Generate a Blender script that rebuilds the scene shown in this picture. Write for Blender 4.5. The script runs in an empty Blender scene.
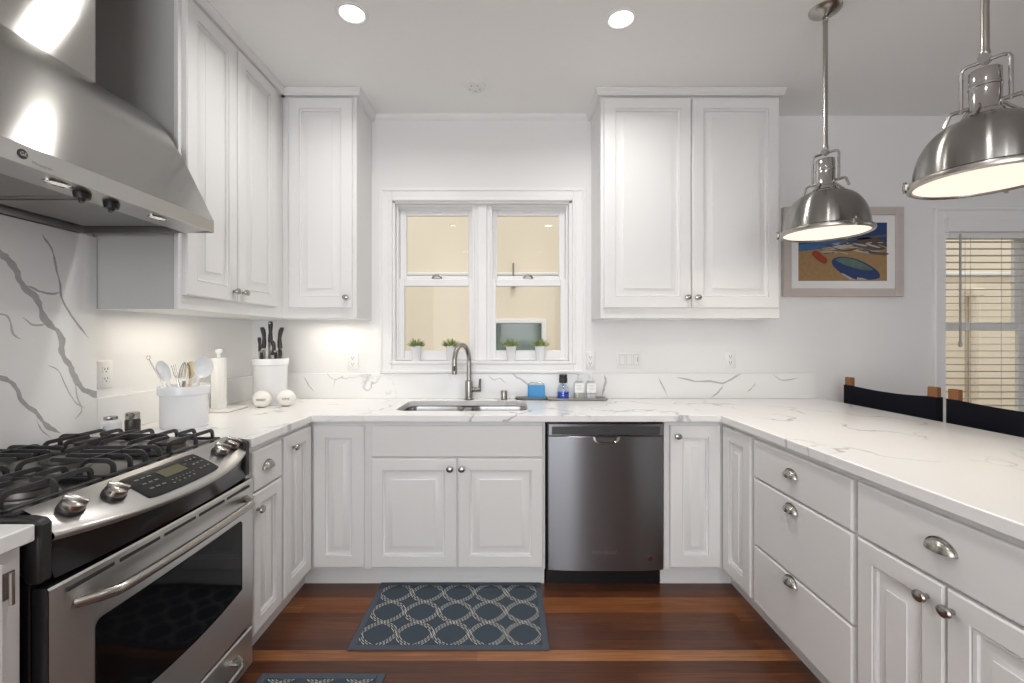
import bpy, bmesh, math, random
from mathutils import Vector, Matrix
random.seed(7)
SC = bpy.context.scene
COL = SC.collection
PI = math.pi
V = Vector

# ------------------------------------------------------------------ camera
cam = bpy.data.cameras.new('camera')
cam.sensor_width = 36.0
cam.lens = 36.0 * 450.0 / 1024.0
cam.shift_x = 4.0 / 1024.0
cam.shift_y = -3.5 / 1024.0
cam.clip_start = 0.02
camo = bpy.data.objects.new('camera', cam)
COL.objects.link(camo)
camo.location = (0, 0, 1.308)
camo.rotation_euler = (PI / 2, 0, 0)
SC.camera = camo

# ------------------------------------------------------------------ exposure, world, sun, fill and lamps
SC.view_settings.view_transform = 'Standard'
SC.view_settings.look = 'None'
SC.view_settings.gamma = 1.0
SC.view_settings.use_curve_mapping = False
SC.view_settings.exposure = 0.08
SC.cycles.use_denoising = True
SC.cycles.max_bounces = 10
SC.cycles.diffuse_bounces = 6
SC.cycles.sample_clamp_indirect = 6.0
SC.cycles.caustics_reflective = False
SC.cycles.caustics_refractive = False

world = bpy.data.worlds.new('sky')
SC.world = world
world.use_nodes = True
world.node_tree.nodes['Background'].inputs[0].default_value = (0.86, 0.93, 1.0, 1)
world.node_tree.nodes['Background'].inputs[1].default_value = 1.3


def lamp(name, kind, loc, energy, color=(1, 1, 1), rot=(0, 0, 0), **kw):
    d = bpy.data.lights.new(name, kind)
    d.energy = energy
    d.color = color
    for k, v in kw.items():
        setattr(d, k, v)
    o = bpy.data.objects.new(name, d)
    COL.objects.link(o)
    o.location = loc
    o.rotation_euler = rot
    return o


lamp('sun', 'SUN', (0, 0, 8), 1.2, (1, .97, .92), (math.radians(24), 0, math.radians(12)), angle=0.02)
# added fill lamp, unseen behind the camera at the rear wall opening
lamp('rear_fill', 'AREA', (-.35, -3.62, 1.45), 96, (.97, .985, 1), (PI / 2, 0, 0), shape='RECTANGLE', size=2.9, size_y=2.2)
# recessed ceiling spots (the two in view, and four added unseen, without fixtures)
for (lx, ly, e) in ((-.70, 2.02, 6.5), (.516, 2.055, 7.5), (-.70, .30, .8), (.516, .30, 5), (-.70, -1.4, 8), (.516, -1.4, 8)):
    lamp('recessed_spot', 'AREA', (lx, ly, 2.745), e, (1, .975, .94), (0, 0, 0), shape='DISK', size=.10, spread=math.radians(160))
# under-cabinet strips
lamp('under_cabinet_lamp', 'AREA', (-1.50, 2.10, 1.408), 1.0, (1, .90, .74), (0, 0, PI / 2), shape='RECTANGLE', size=.45, size_y=.04)
lamp('under_cabinet_lamp', 'AREA', (-1.10, 2.80, 1.408), .8, (1, .90, .74), (0, 0, 0), shape='RECTANGLE', size=.34, size_y=.04)

# ------------------------------------------------------------------ constants of the room
YW, XL, XR, YR, H = 2.95, -1.675, 6.2, -3.5, 2.765
CT = 0.914          # worktop height
CB = 0.878          # underside of worktop

# ------------------------------------------------------------------ materials
def newmat(name):
    m = bpy.data.materials.new(name)
    m.use_nodes = True
    nt = m.node_tree
    return m, nt, nt.nodes['Principled BSDF']


def nd(nt, typ, **kw):
    n = nt.nodes.new(typ)
    for k, v in kw.items():
        setattr(n, k, v)
    return n


def mat(name, col, rough=.5, metal=0.0, bump=0.0, bscale=60.0, var=0.0, spec=.5, coat=0.0, emit=None, es=0.0, aniso=0.0, stretch=(1, 1, 1), trans=0.0):
    m, nt, b = newmat(name)
    L = nt.links
    b.inputs['Base Color'].default_value = (*col, 1)
    b.inputs['Roughness'].default_value = rough
    b.inputs['Metallic'].default_value = metal
    b.inputs['Specular IOR Level'].default_value = spec
    b.inputs['Coat Weight'].default_value = coat
    b.inputs['Transmission Weight'].default_value = trans
    if emit:
        b.inputs['Emission Color'].default_value = (*emit, 1)
        b.inputs['Emission Strength'].default_value = es
    tc = nd(nt, 'ShaderNodeTexCoord')
    mp = nd(nt, 'ShaderNodeMapping')
    mp.inputs['Scale'].default_value = stretch
    L.new(tc.outputs['Object'], mp.inputs['Vector'])
    nz = nd(nt, 'ShaderNodeTexNoise')
    nz.inputs['Scale'].default_value = bscale
    nz.inputs['Detail'].default_value = 3
    L.new(mp.outputs[0], nz.inputs['Vector'])
    if bump:
        bp = nd(nt, 'ShaderNodeBump')
        bp.inputs['Strength'].default_value = bump
        bp.inputs['Distance'].default_value = .002
        L.new(nz.outputs['Fac'], bp.inputs['Height'])
        L.new(bp.outputs[0], b.inputs['Normal'])
    if var:
        mx = nd(nt, 'ShaderNodeMix', data_type='RGBA')
        mx.inputs[6].default_value = (*[c * (1 - var) for c in col], 1)
        mx.inputs[7].default_value = (*[min(1, c * (1 + var)) for c in col], 1)
        L.new(nz.outputs['Fac'], mx.inputs[0])
        L.new(mx.outputs[2], b.inputs['Base Color'])
    if aniso:
        b.inputs['Anisotropic'].default_value = aniso
        cx = nd(nt, 'ShaderNodeCombineXYZ')
        cx.inputs[2].default_value = 1
        cx.inputs[0].default_value = .02
        L.new(cx.outputs[0], b.inputs['Tangent'])
    return m


def quartz(name, scale=1.0, thr=.50, seed=0.0):
    m, nt, b = newmat(name)
    L = nt.links
    tc = nd(nt, 'ShaderNodeTexCoord')
    mp = nd(nt, 'ShaderNodeMapping')
    mp.inputs['Location'].default_value = (seed, seed * .7, seed * .3)
    L.new(tc.outputs['Object'], mp.inputs[0])
    n1 = nd(nt, 'ShaderNodeTexNoise')
    n1.inputs['Scale'].default_value = 2.2
    n1.inputs['Detail'].default_value = 5
    L.new(mp.outputs[0], n1.inputs['Vector'])
    sub = nd(nt, 'ShaderNodeVectorMath', operation='SUBTRACT')
    sub.inputs[1].default_value = (.5, .5, .5)
    L.new(n1.outputs['Color'], sub.inputs[0])
    sc = nd(nt, 'ShaderNodeVectorMath', operation='SCALE')
    sc.inputs['Scale'].default_value = .75
    L.new(sub.outputs[0], sc.inputs[0])
    ad = nd(nt, 'ShaderNodeVectorMath', operation='ADD')
    L.new(mp.outputs[0], ad.inputs[0])
    L.new(sc.outputs[0], ad.inputs[1])
    vo = nd(nt, 'ShaderNodeTexVoronoi', feature='DISTANCE_TO_EDGE')
    vo.inputs['Scale'].default_value = 2.3 * scale
    L.new(ad.outputs[0], vo.inputs['Vector'])
    mr = nd(nt, 'ShaderNodeMapRange')
    mr.inputs[1].default_value = 0.0
    mr.inputs[2].default_value = .022
    mr.inputs[3].default_value = 1.0
    mr.inputs[4].default_value = 0.0
    L.new(vo.outputs['Distance'], mr.inputs[0])
    n2 = nd(nt, 'ShaderNodeTexNoise')
    n2.inputs['Scale'].default_value = 2.6
    n2.inputs['Detail'].default_value = 2
    L.new(mp.outputs[0], n2.inputs['Vector'])
    mk = nd(nt, 'ShaderNodeMapRange')
    mk.inputs[1].default_value = thr
    mk.inputs[2].default_value = thr + .12
    L.new(n2.outputs['Fac'], mk.inputs[0])
    mul = nd(nt, 'ShaderNodeMath', operation='MULTIPLY')
    L.new(mr.outputs[0], mul.inputs[0])
    L.new(mk.outputs[0], mul.inputs[1])
    mul2 = nd(nt, 'ShaderNodeMath', operation='MULTIPLY')
    mul2.inputs[1].default_value = .75
    L.new(mul.outputs[0], mul2.inputs[0])
    n3 = nd(nt, 'ShaderNodeTexNoise')
    n3.inputs['Scale'].default_value = 1.1
    L.new(mp.outputs[0], n3.inputs['Vector'])
    base = nd(nt, 'ShaderNodeMix', data_type='RGBA')
    base.inputs[6].default_value = (.80, .80, .80, 1)
    base.inputs[7].default_value = (.90, .90, .89, 1)
    L.new(n3.outputs['Fac'], base.inputs[0])
    mx = nd(nt, 'ShaderNodeMix', data_type='RGBA')
    mx.inputs[7].default_value = (.30, .30, .31, 1)
    L.new(base.outputs[2], mx.inputs[6])
    L.new(mul2.outputs[0], mx.inputs[0])
    L.new(mx.outputs[2], b.inputs['Base Color'])
    b.inputs['Roughness'].default_value = .2
    return m


def floorwood(name):
    m, nt, b = newmat(name)
    L = nt.links
    def math_(op, a, c=None):
        n = nd(nt, 'ShaderNodeMath', operation=op)
        for i, q in enumerate((a, c)):
            if q is None:
                continue
            if isinstance(q, (int, float)):
                n.inputs[i].default_value = q
            else:
                L.new(q, n.inputs[i])
        return n.outputs[0]
    tc = nd(nt, 'ShaderNodeTexCoord')
    sp = nd(nt, 'ShaderNodeSeparateXYZ')
    L.new(tc.outputs['Object'], sp.inputs[0])
    row = math_('DIVIDE', math_('SUBTRACT', sp.outputs[1], 1.822 + .275), .064)
    rid = math_('FLOOR', row)
    wn = nd(nt, 'ShaderNodeTexWhiteNoise', noise_dimensions='1D')
    L.new(rid, wn.inputs['W'])
    colx = math_('ADD', math_('DIVIDE', sp.outputs[0], 1.15), math_('MULTIPLY', wn.outputs['Value'], 7.0))
    cid = math_('FLOOR', colx)
    cb = nd(nt, 'ShaderNodeCombineXYZ')
    L.new(rid, cb.inputs[0])
    L.new(cid, cb.inputs[1])
    wn2 = nd(nt, 'ShaderNodeTexWhiteNoise', noise_dimensions='2D')
    L.new(cb.outputs[0], wn2.inputs['Vector'])
    # tone of each row of boards: a few pale boards among dark ones
    ramp = nd(nt, 'ShaderNodeValToRGB')
    ramp.color_ramp.interpolation = 'CONSTANT'
    tones = [.25, .10, .95, .12, .10, .14, .35, .62, .55, .30, .22, .1, .7, .2]
    els = ramp.color_ramp.elements
    while len(els) < len(tones):
        els.new(.5)
    for i, t in enumerate(tones):
        els[i].position = i / len(tones)
        els[i].color = (t, t, t, 1)
    fr = math_('DIVIDE', math_('ADD', rid, 2.5), float(len(tones)))
    fr = math_('FRACT', fr)
    L.new(fr, ramp.inputs[0])
    tone = math_('ADD', math_('MULTIPLY', ramp.outputs[0], .68), math_('MULTIPLY', wn2.outputs['Value'], .30))
    mp = nd(nt, 'ShaderNodeMapping')
    mp.inputs['Scale'].default_value = (3.0, 55, 1)
    L.new(tc.outputs['Object'], mp.inputs[0])
    gr = nd(nt, 'ShaderNodeTexNoise')
    gr.inputs['Scale'].default_value = 1.6
    gr.inputs['Detail'].default_value = 6
    gr.inputs['Distortion'].default_value = .6
    L.new(mp.outputs[0], gr.inputs['Vector'])
    tone = math_('ADD', tone, math_('MULTIPLY', math_('SUBTRACT', gr.outputs['Fac'], .5), .7))
    cr = nd(nt, 'ShaderNodeValToRGB')
    e = cr.color_ramp.elements
    e[0].position, e[0].color = 0.0, (.046, .016, .009, 1)
    e[1].position, e[1].color = 1.0, (.40, .185, .078, 1)
    e2 = e.new(.35); e2.color = (.105, .036, .016, 1)
    e3 = e.new(.65); e3.color = (.22, .080, .028, 1)
    L.new(tone, cr.inputs[0])
    f = math_('FRACT', row)
    edge = math_('MINIMUM', f, math_('SUBTRACT', 1.0, f))
    gap = nd(nt, 'ShaderNodeMapRange')
    gap.inputs[1].default_value = .0
    gap.inputs[2].default_value = .025
    gap.inputs[3].default_value = .55
    gap.inputs[4].default_value = 1.0
    L.new(edge, gap.inputs[0])
    mm = nd(nt, 'ShaderNodeVectorMath', operation='SCALE')
    L.new(cr.outputs[0], mm.inputs[0])
    L.new(gap.outputs[0], mm.inputs['Scale'])
    L.new(mm.outputs[0], b.inputs['Base Color'])
    b.inputs['Roughness'].default_value = .30
    bp = nd(nt, 'ShaderNodeBump')
    bp.inputs['Strength'].default_value = .15
    bp.inputs['Distance'].default_value = .002
    L.new(gap.outputs[0], bp.inputs['Height'])
    L.new(bp.outputs[0], b.inputs['Normal'])
    return m


def rugmat(name, p=.150, ox=0.0, oy=0.0):
    """slate blue weave with an ogee trellis of triple cream threads; object space, z up"""
    m, nt, b = newmat(name)
    L = nt.links
    def M_(op, a, c=None):
        n = nd(nt, 'ShaderNodeMath', operation=op)
        for i, q in enumerate((a, c)):
            if q is None:
                continue
            if isinstance(q, (int, float)):
                n.inputs[i].default_value = q
            else:
                L.new(q, n.inputs[i])
        return n.outputs[0]
    tc = nd(nt, 'ShaderNodeTexCoord')
    sp = nd(nt, 'ShaderNodeSeparateXYZ')
    L.new(tc.outputs['Object'], sp.inputs[0])
    u = M_('DIVIDE', M_('SUBTRACT', sp.outputs[0], ox), p)
    v = M_('DIVIDE', M_('SUBTRACT', sp.outputs[1], oy), p)
    a = M_('COSINE', M_('MULTIPLY', M_('ADD', u, v), PI))
    c = M_('COSINE', M_('MULTIPLY', M_('SUBTRACT', u, v), PI))
    bands = []
    chk = M_('SINE', M_('MULTIPLY', M_('ADD', sp.outputs[0], M_('MULTIPLY', sp.outputs[1], .35)), 2 * PI / .0150))
    chk = M_('GREATER_THAN', chk, -.55)
    for (q, r) in ((a, c), (c, a)):
        g = M_('ADD', q, M_('MULTIPLY', r, .36))
        ag = M_('ABSOLUTE', g)
        inb = M_('LESS_THAN', ag, .34)
        th = M_('GREATER_THAN', M_('COSINE', M_('MULTIPLY', g, 2 * PI / .225)), .25)
        bands.append(M_('MULTIPLY', inb, th))
    f = M_('MULTIPLY', M_('MAXIMUM', bands[0], bands[1]), chk)
    nz = nd(nt, 'ShaderNodeTexNoise')
    nz.inputs['Scale'].default_value = 320
    L.new(tc.outputs['Object'], nz.inputs['Vector'])
    bs = nd(nt, 'ShaderNodeMix', data_type='RGBA')
    bs.inputs[6].default_value = (.022, .036, .052, 1)
    bs.inputs[7].default_value = (.060, .085, .110, 1)
    L.new(nz.outputs['Fac'], bs.inputs[0])
    mx = nd(nt, 'ShaderNodeMix', data_type='RGBA')
    mx.inputs[7].default_value = (.50, .48, .43, 1)
    L.new(bs.outputs[2], mx.inputs[6])
    L.new(f, mx.inputs[0])
    L.new(mx.outputs[2], b.inputs['Base Color'])
    b.inputs['Roughness'].default_value = .95
    bp = nd(nt, 'ShaderNodeBump')
    bp.inputs['Strength'].default_value = .5
    bp.inputs['Distance'].default_value = .002
    L.new(nz.outputs['Fac'], bp.inputs['Height'])
    L.new(bp.outputs[0], b.inputs['Normal'])
    return m


def glassmat(name, tint=(1, 1, 1), refl=.04):
    m = bpy.data.materials.new(name)
    m.use_nodes = True
    nt = m.node_tree
    nt.nodes.remove(nt.nodes['Principled BSDF'])
    out = nt.nodes['Material Output']
    t = nd(nt, 'ShaderNodeBsdfTransparent')
    t.inputs[0].default_value = (*tint, 1)
    g = nd(nt, 'ShaderNodeBsdfGlossy')
    g.inputs['Roughness'].default_value = .02
    fr = nd(nt, 'ShaderNodeLayerWeight')
    fr.inputs[0].default_value = .25
    mt = nd(nt, 'ShaderNodeMath', operation='MULTIPLY_ADD')
    mt.inputs[1].default_value = .12
    mt.inputs[2].default_value = refl
    nt.links.new(fr.outputs['Facing'], mt.inputs[0])
    mx = nd(nt, 'ShaderNodeMixShader')
    nt.links.new(mt.outputs[0], mx.inputs[0])
    nt.links.new(t.outputs[0], mx.inputs[1])
    nt.links.new(g.outputs[0], mx.inputs[2])
    nt.links.new(mx.outputs[0], out.inputs[0])
    return m


WALL = mat('wall_paint', (.80, .80, .80), .6, bump=.08, bscale=220)
CEIL = mat('ceiling_paint', (.89, .89, .88), .75, bump=.08, bscale=160)
TRIM = mat('trim_paint', (.82, .82, .82), .35, bump=.02, bscale=200)
CAB = mat('cabinet_paint', (.78, .78, .775), .32, bump=.03, bscale=240)
CABG = mat('side_panel_grey', (.50, .50, .49), .55, bump=.04, bscale=200, var=.03)  # wall cabinet side panel, a darker grey than the cabinet paint
CABIN = mat('cabinet_gap', (.30, .29, .27), .7, var=.05)
QZ = quartz('quartz_worktop', .8, .47, 1.3)
QZS = quartz('quartz_splash', 1.1, .64, 4.2)
VEIN = mat('quartz_vein', (.42, .42, .425), .15, var=.18, bscale=30)
VEINL = mat('quartz_vein_pale', (.50, .50, .505), .15, var=.15, bscale=40)
FLOOR = floorwood('wood_floor')
STEEL = mat('brushed_steel', (.45, .44, .42), .15, 1, bump=.01, bscale=40, stretch=(1, 1, 40), aniso=.97)
STEELR = mat('oven_steel', (.60, .59, .57), .30, 1, bump=.015, bscale=40, stretch=(1, 1, 40), aniso=.8)
FILT = mat('filter_steel', (.26, .255, .245), .35, 1, bump=.02, bscale=60)
STEELP = mat('panel_steel', (.47, .46, .445), .28, 1, bump=.02, bscale=60, stretch=(30, 1, 30))
STEELD = mat('dark_steel', (.215, .22, .235), .28, 1, bump=.015, bscale=30, stretch=(1, 1, 40), aniso=.9)
SINK = mat('sink_steel', (.36, .355, .345), .26, 1, bump=.02, bscale=80)
NICK = mat('satin_nickel', (.40, .38, .35), .27, 1, var=.04, bscale=6)
LAMPM = mat('lamp_nickel', (.30, .29, .275), .24, 1, var=.05, bscale=14, aniso=.95, stretch=(1, 1, 30))
CHROME = mat('chrome', (.50, .49, .48), .10, 1, var=.02)
BLK = mat('black_enamel', (.012, .012, .013), .22, var=.1)
BLKM = mat('black_plastic', (.018, .018, .018), .42, var=.1)
IRON = mat('cast_iron', (.022, .022, .023), .42, bump=.15, bscale=300)
BURN = mat('burner_cap', (.050, .047, .044), .45, bump=.1, bscale=200)
ALU = mat('burner_base', (.20, .19, .18), .5, 1, var=.05)
OGL = mat('oven_glass', (.004, .004, .0045), .06, spec=.16, var=.05)
DISP = mat('display_glass', (.008, .009, .009), .22, spec=.2, var=.05)
LCD = mat('display_lcd', (.06, .055, .02), .3, emit=(.30, .27, .08), es=.06, var=.1)
MARK = mat('panel_print', (.16, .16, .155), .5, var=.05)
PORC = mat('white_ceramic', (.80, .81, .83), .16, var=.02, bscale=8)
PLAS = mat('white_plastic', (.80, .80, .79), .35, var=.02)
PAPER = mat('white_paper', (.84, .84, .83), .9, bump=.4, bscale=120, stretch=(1, 1, .2))
SLOT = mat('dark_slot', (.03, .03, .03), .6, var=.1)
TILEW = mat('white_stone_board', (.74, .73, .71), .3, var=.05)
EDGEB = mat('brown_board_edge', (.20, .16, .12), .6, var=.1)
CANV = mat('black_canvas', (.006, .007, .012), .8, spec=.12, bump=.35, bscale=350)
WOOD = mat('stool_wood', (.22, .088, .024), .45, var=.3, bscale=12, stretch=(1, 1, .15))
FRAME = mat('picture_wood', (.55, .49, .45), .55, var=.10, bscale=14, stretch=(.3, 1, 1))
MATB = mat('picture_mat', (.80, .80, .80), .8, var=.02)
GL = glassmat('window_glass', refl=.006)
BGL = glassmat('bottle_glass', (.92, .95, .96), .08)
BLUEL = mat('blue_liquid', (.005, .07, .52), .12, var=.05)
BLUES = mat('blue_sponge', (.085, .33, .66), .85, bump=.5, bscale=260)
LIQ = mat('clear_soap', (.55, .53, .44), .15, var=.05)
STUCCO = mat('beige_stucco', (.80, .70, .55), .9, bump=.5, bscale=70, var=.05)
NWIN = mat('neighbour_trim', (.80, .80, .78), .5, var=.03)
NGL = mat('neighbour_glass', (.10, .155, .12), .12, var=.35, bscale=5, stretch=(.6, 1, 4))  # green tone and horizontal streaks painted in as a reflection
GROUND = mat('concrete', (.45, .43, .40), .9, bump=.3, bscale=20, var=.1)
LEAF = mat('succulent_leaf', (.20, .27, .08), .5, var=.35, bscale=60)
LEAF2 = mat('succulent_leaf_pale', (.42, .45, .16), .5, var=.3, bscale=60)
SOIL = mat('potting_soil', (.05, .035, .025), .95, bump=.6, bscale=200)
EMW = mat('downlight_lens', (1, 1, 1), .5, emit=(1, .97, .92), es=9.0)
EMP = mat('pendant_lens', (.45, .43, .38), .5, emit=(1, .88, .72), es=.88)
EMH = mat('hood_lens', (.9, .9, .86), .4, emit=(1, .95, .85), es=.35)
BLIND = mat('blind_slat', (.66, .645, .61), .5, var=.03)
CORD = mat('blind_cord', (.42, .41, .39), .7, var=.05)
GREYM = mat('grey_mesh_filter', (.30, .295, .28), .38, 1, bump=.5, bscale=150)
BADGE = mat('badge_grey', (.36, .36, .36), .3, 1, var=.05)
RED = mat('badge_red', (.16, .03, .03), .3, var=.05)
GRIND = mat('peppercorn_jar', (.03, .026, .022), .25, bump=.5, bscale=250)
ORB = mat('ivory_ceramic', (.82, .80, .76), .35, var=.03)
INK = mat('grey_ink', (.26, .25, .25), .7, var=.05)
CREAM = mat('cream_plastic', (.75, .62, .40), .5, var=.1)
RUBB = mat('rug_border', (.070, .083, .108), .95, bump=.5, bscale=350, var=.15)

# ------------------------------------------------------------------ mesh builder
class MB:
    def __init__(s, T=None):
        s.v, s.f, s.m = [], [], []
        s.T = T or Matrix.Identity(4)

    def add(s, vs, fs, m=0, T=None):
        n = len(s.v)
        Tm = s.T @ T if T is not None else s.T
        s.v += [Tm @ V(p) for p in vs]
        s.f += [tuple(i + n for i in f) for f in fs]
        s.m += [m] * len(fs)
        return s

    def box(s, a, b, m=0, bev=0.0, T=None, seg=1):
        x0, x1 = sorted((a[0], b[0])); y0, y1 = sorted((a[1], b[1])); z0, z1 = sorted((a[2], b[2]))
        vs = [(x0, y0, z0), (x1, y0, z0), (x1, y1, z0), (x0, y1, z0), (x0, y0, z1), (x1, y0, z1), (x1, y1, z1), (x0, y1, z1)]
        fs = [(0, 3, 2, 1), (4, 5, 6, 7), (0, 1, 5, 4), (1, 2, 6, 5), (2, 3, 7, 6), (3, 0, 4, 7)]
        if bev > 0:
            bm = bmesh.new()
            bv = [bm.verts.new(p) for p in vs]
            for f in fs:
                bm.faces.new([bv[i] for i in f])
            bmesh.ops.bevel(bm, geom=list(bm.edges), offset=bev, segments=seg, profile=.5, affect='EDGES')
            bm.verts.index_update()
            vs = [tuple(q.co) for q in bm.verts]
            fs = [tuple(q.index for q in f.verts) for f in bm.faces]
            bm.free()
        return s.add(vs, fs, m, T)

    def prism(s, pts, z0, z1, m=0, T=None, caps=True):
        n = len(pts)
        vs = [(p[0], p[1], z0) for p in pts] + [(p[0], p[1], z1) for p in pts]
        fs = [(i, (i + 1) % n, n + (i + 1) % n, n + i) for i in range(n)]
        if caps:
            fs += [tuple(range(n - 1, -1, -1)), tuple(range(n, 2 * n))]
        return s.add(vs, fs, m, T)

    def lathe(s, prof, c=(0, 0, 0), n=24, m=0, T=None, sx=1.0, sy=1.0):
        vs, fs = [], []
        for (r, z) in prof:
            for k in range(n):
                a = 2 * PI * k / n
                vs.append((c[0] + r * sx * math.cos(a), c[1] + r * sy * math.sin(a), c[2] + z))
        for i in range(len(prof) - 1):
            for k in range(n):
                k2 = (k + 1) % n
                fs.append((i * n + k, i * n + k2, (i + 1) * n + k2, (i + 1) * n + k))
        if prof[0][0] > 1e-5:
            fs.append(tuple(range(n - 1, -1, -1)))
        if prof[-1][0] > 1e-5:
            fs.append(tuple((len(prof) - 1) * n + k for k in range(n)))
        return s.add(vs, fs, m, T)

    def tube(s, path, r, n=10, m=0, T=None, closed=False, cap=True):
        P = [V(p) for p in path]
        R = r if isinstance(r, (list, tuple)) else [r] * len(P)
        N = len(P)
        tg = []
        for i in range(N):
            a = P[i - 1] if (i or closed) else P[0]
            b = P[(i + 1) % N] if (i < N - 1 or closed) else P[-1]
            tg.append((b - a).normalized())
        up = V((0, 0, 1)) if abs(tg[0].z) < .9 else V((1, 0, 0))
        x = tg[0].cross(up).normalized()
        vs, fs = [], []
        for i in range(N):
            x = (x - tg[i] * x.dot(tg[i])).normalized()
            y = tg[i].cross(x)
            for k in range(n):
                a = 2 * PI * k / n
                vs.append(tuple(P[i] + (x * math.cos(a) + y * math.sin(a)) * R[i]))
        for i in range(N if closed else N - 1):
            j = (i + 1) % N
            for k in range(n):
                k2 = (k + 1) % n
                fs.append((i * n + k, i * n + k2, j * n + k2, j * n + k))
        if cap and not closed:
            fs += [tuple(range(n - 1, -1, -1)), tuple((N - 1) * n + k for k in range(n))]
        return s.add(vs, fs, m, T)

    def grid(s, rows, m=0, T=None, closed=False):
        nr, nc = len(rows), len(rows[0])
        vs = [p for r in rows for p in r]
        fs = []
        for i in range(nr - 1):
            for k in range(nc if closed else nc - 1):
                k2 = (k + 1) % nc
                fs.append((i * nc + k, i * nc + k2, (i + 1) * nc + k2, (i + 1) * nc + k))
        return s.add(vs, fs, m, T)

    def loops(s, lps, m=0, T=None, cap0=False, cap1=True):
        """nested closed loops joined by quads"""
        n = len(lps[0])
        s.grid(lps, m, T, closed=True)
        k = len(s.v)
        base = k - n * len(lps)
        if cap1:
            s.f.append(tuple(base + (len(lps) - 1) * n + i for i in range(n))); s.m.append(m)
        if cap0:
            s.f.append(tuple(base + i for i in range(n - 1, -1, -1))); s.m.append(m)
        return s


WM = {}


def finish(o, label=None, cat=None, group=None, kind=None):
    if label: o['label'] = label
    if cat: o['category'] = cat
    if group: o['group'] = group
    if kind: o['kind'] = kind
    return o


def thing(name, loc, label, cat, group=None, kind=None, rz=0.0):
    o = bpy.data.objects.new(name, None)
    o.empty_display_size = .05
    COL.objects.link(o)
    o.location = loc
    o.rotation_euler = (0, 0, rz)
    WM[o] = Matrix.Translation(V(loc)) @ Matrix.Rotation(rz, 4, 'Z')
    return finish(o, label, cat, group, kind)


def build(name, mb, mats, parent=None, sharp=35, local=False, recalc=True, label=None):
    """link the builder's geometry as ONE mesh object; world coordinates unless local"""
    me = bpy.data.meshes.new(name)
    if not isinstance(mats, (list, tuple)):
        mats = [mats]
    o = bpy.data.objects.new(name, me)
    if parent is not None:
        W = WM[parent]
        inv = Matrix.Identity(4) if local else W.inverted()
        vs = [inv @ p for p in mb.v]
        WM[o] = W
    else:
        xs = [p.x for p in mb.v]; ys = [p.y for p in mb.v]; zs = [p.z for p in mb.v]
        og = V(((min(xs) + max(xs)) / 2, (min(ys) + max(ys)) / 2, min(zs)))
        vs = [p - og for p in mb.v]
        o.location = og
        WM[o] = Matrix.Translation(og)
    me.from_pydata([tuple(p) for p in vs], [], mb.f)
    for mm in mats:
        me.materials.append(mm)
    for i, p in enumerate(me.polygons):
        p.material_index = mb.m[i]
        p.use_smooth = True
    if recalc:
        bm = bmesh.new()
        bm.from_mesh(me)
        bmesh.ops.recalc_face_normals(bm, faces=bm.faces)
        bm.to_mesh(me)
        bm.free()
    me.set_sharp_from_angle(angle=math.radians(sharp))
    me.update()
    COL.objects.link(o)
    if parent is not None:
        o.parent = parent
    if label:
        o['label'] = label
    return o


def dup(root, loc=None, rz=None, **kw):
    r = root.copy()
    COL.objects.link(r)
    if loc is not None: r.location = loc
    if rz is not None: r.rotation_euler = (0, 0, rz)
    for ch in list(root.children):
        c = ch.copy()
        COL.objects.link(c)
        c.parent = r
        for g in list(ch.children):
            d = g.copy()
            COL.objects.link(d)
            d.parent = c
    return finish(r, **kw)


def boolean_cut(o, cutter_mb):
    """cut a hole in a mesh object (the cutter is in world coordinates)"""
    c = build('cutter', cutter_mb, TRIM)
    md = o.modifiers.new('cut', 'BOOLEAN')
    md.object = c
    md.operation = 'DIFFERENCE'
    md.solver = 'EXACT'
    dg = bpy.context.evaluated_depsgraph_get()
    dg.update()
    me = bpy.data.meshes.new_from_object(o.evaluated_get(dg))
    o.modifiers.clear()
    o.data = me
    me.set_sharp_from_angle(angle=math.radians(35))
    bpy.data.objects.remove(c)


def bevel_mod(o, w, seg=2):
    md = o.modifiers.new('edge', 'BEVEL')
    md.width = w
    md.segments = seg
    md.limit_method = 'ANGLE'
    md.angle_limit = math.radians(40)
    dg = bpy.context.evaluated_depsgraph_get()
    dg.update()
    me = bpy.data.meshes.new_from_object(o.evaluated_get(dg))
    o.modifiers.clear()
    o.data = me


def lettering(text, size, T, mb, m=0, depth=.0004, shear=0.0, bold=0.0):
    """flat raised letters, added to a builder; letters lie in local XY of T"""
    cu = bpy.data.curves.new('letters', 'FONT')
    cu.body = text
    cu.size = size
    cu.align_x = 'CENTER'
    cu.align_y = 'CENTER'
    cu.extrude = depth
    cu.shear = shear
    cu.offset = bold
    o = bpy.data.objects.new('letters', cu)
    COL.objects.link(o)
    dg = bpy.context.evaluated_depsgraph_get()
    dg.update()
    me = bpy.data.meshes.new_from_object(o.evaluated_get(dg))
    mb.add([tuple(p.co) for p in me.vertices], [tuple(f.vertices) for f in me.polygons], m, T)
    bpy.data.objects.remove(o)
    bpy.data.meshes.remove(me)


def frame_T(o, u, v=(0, 0, 1)):
    """local (a, b, c) -> o + a*u + b*v + c*(u x v)"""
    u = V(u).normalized(); v = V(v).normalized(); w = u.cross(v)
    return Matrix(((u.x, v.x, w.x, o[0]), (u.y, v.y, w.y, o[1]), (u.z, v.z, w.z, o[2]), (0, 0, 0, 1)))


def rrect(x0, x1, y0, y1, r, n=6, z=0.0):
    pts = []
    for (cx, cy, a0) in ((x1 - r, y1 - r, 0), (x0 + r, y1 - r, PI / 2), (x0 + r, y0 + r, PI), (x1 - r, y0 + r, 1.5 * PI)):
        for k in range(n + 1):
            a = a0 + PI / 2 * k / n
            pts.append((cx + r * math.cos(a), cy + r * math.sin(a), z))
    return pts


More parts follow.
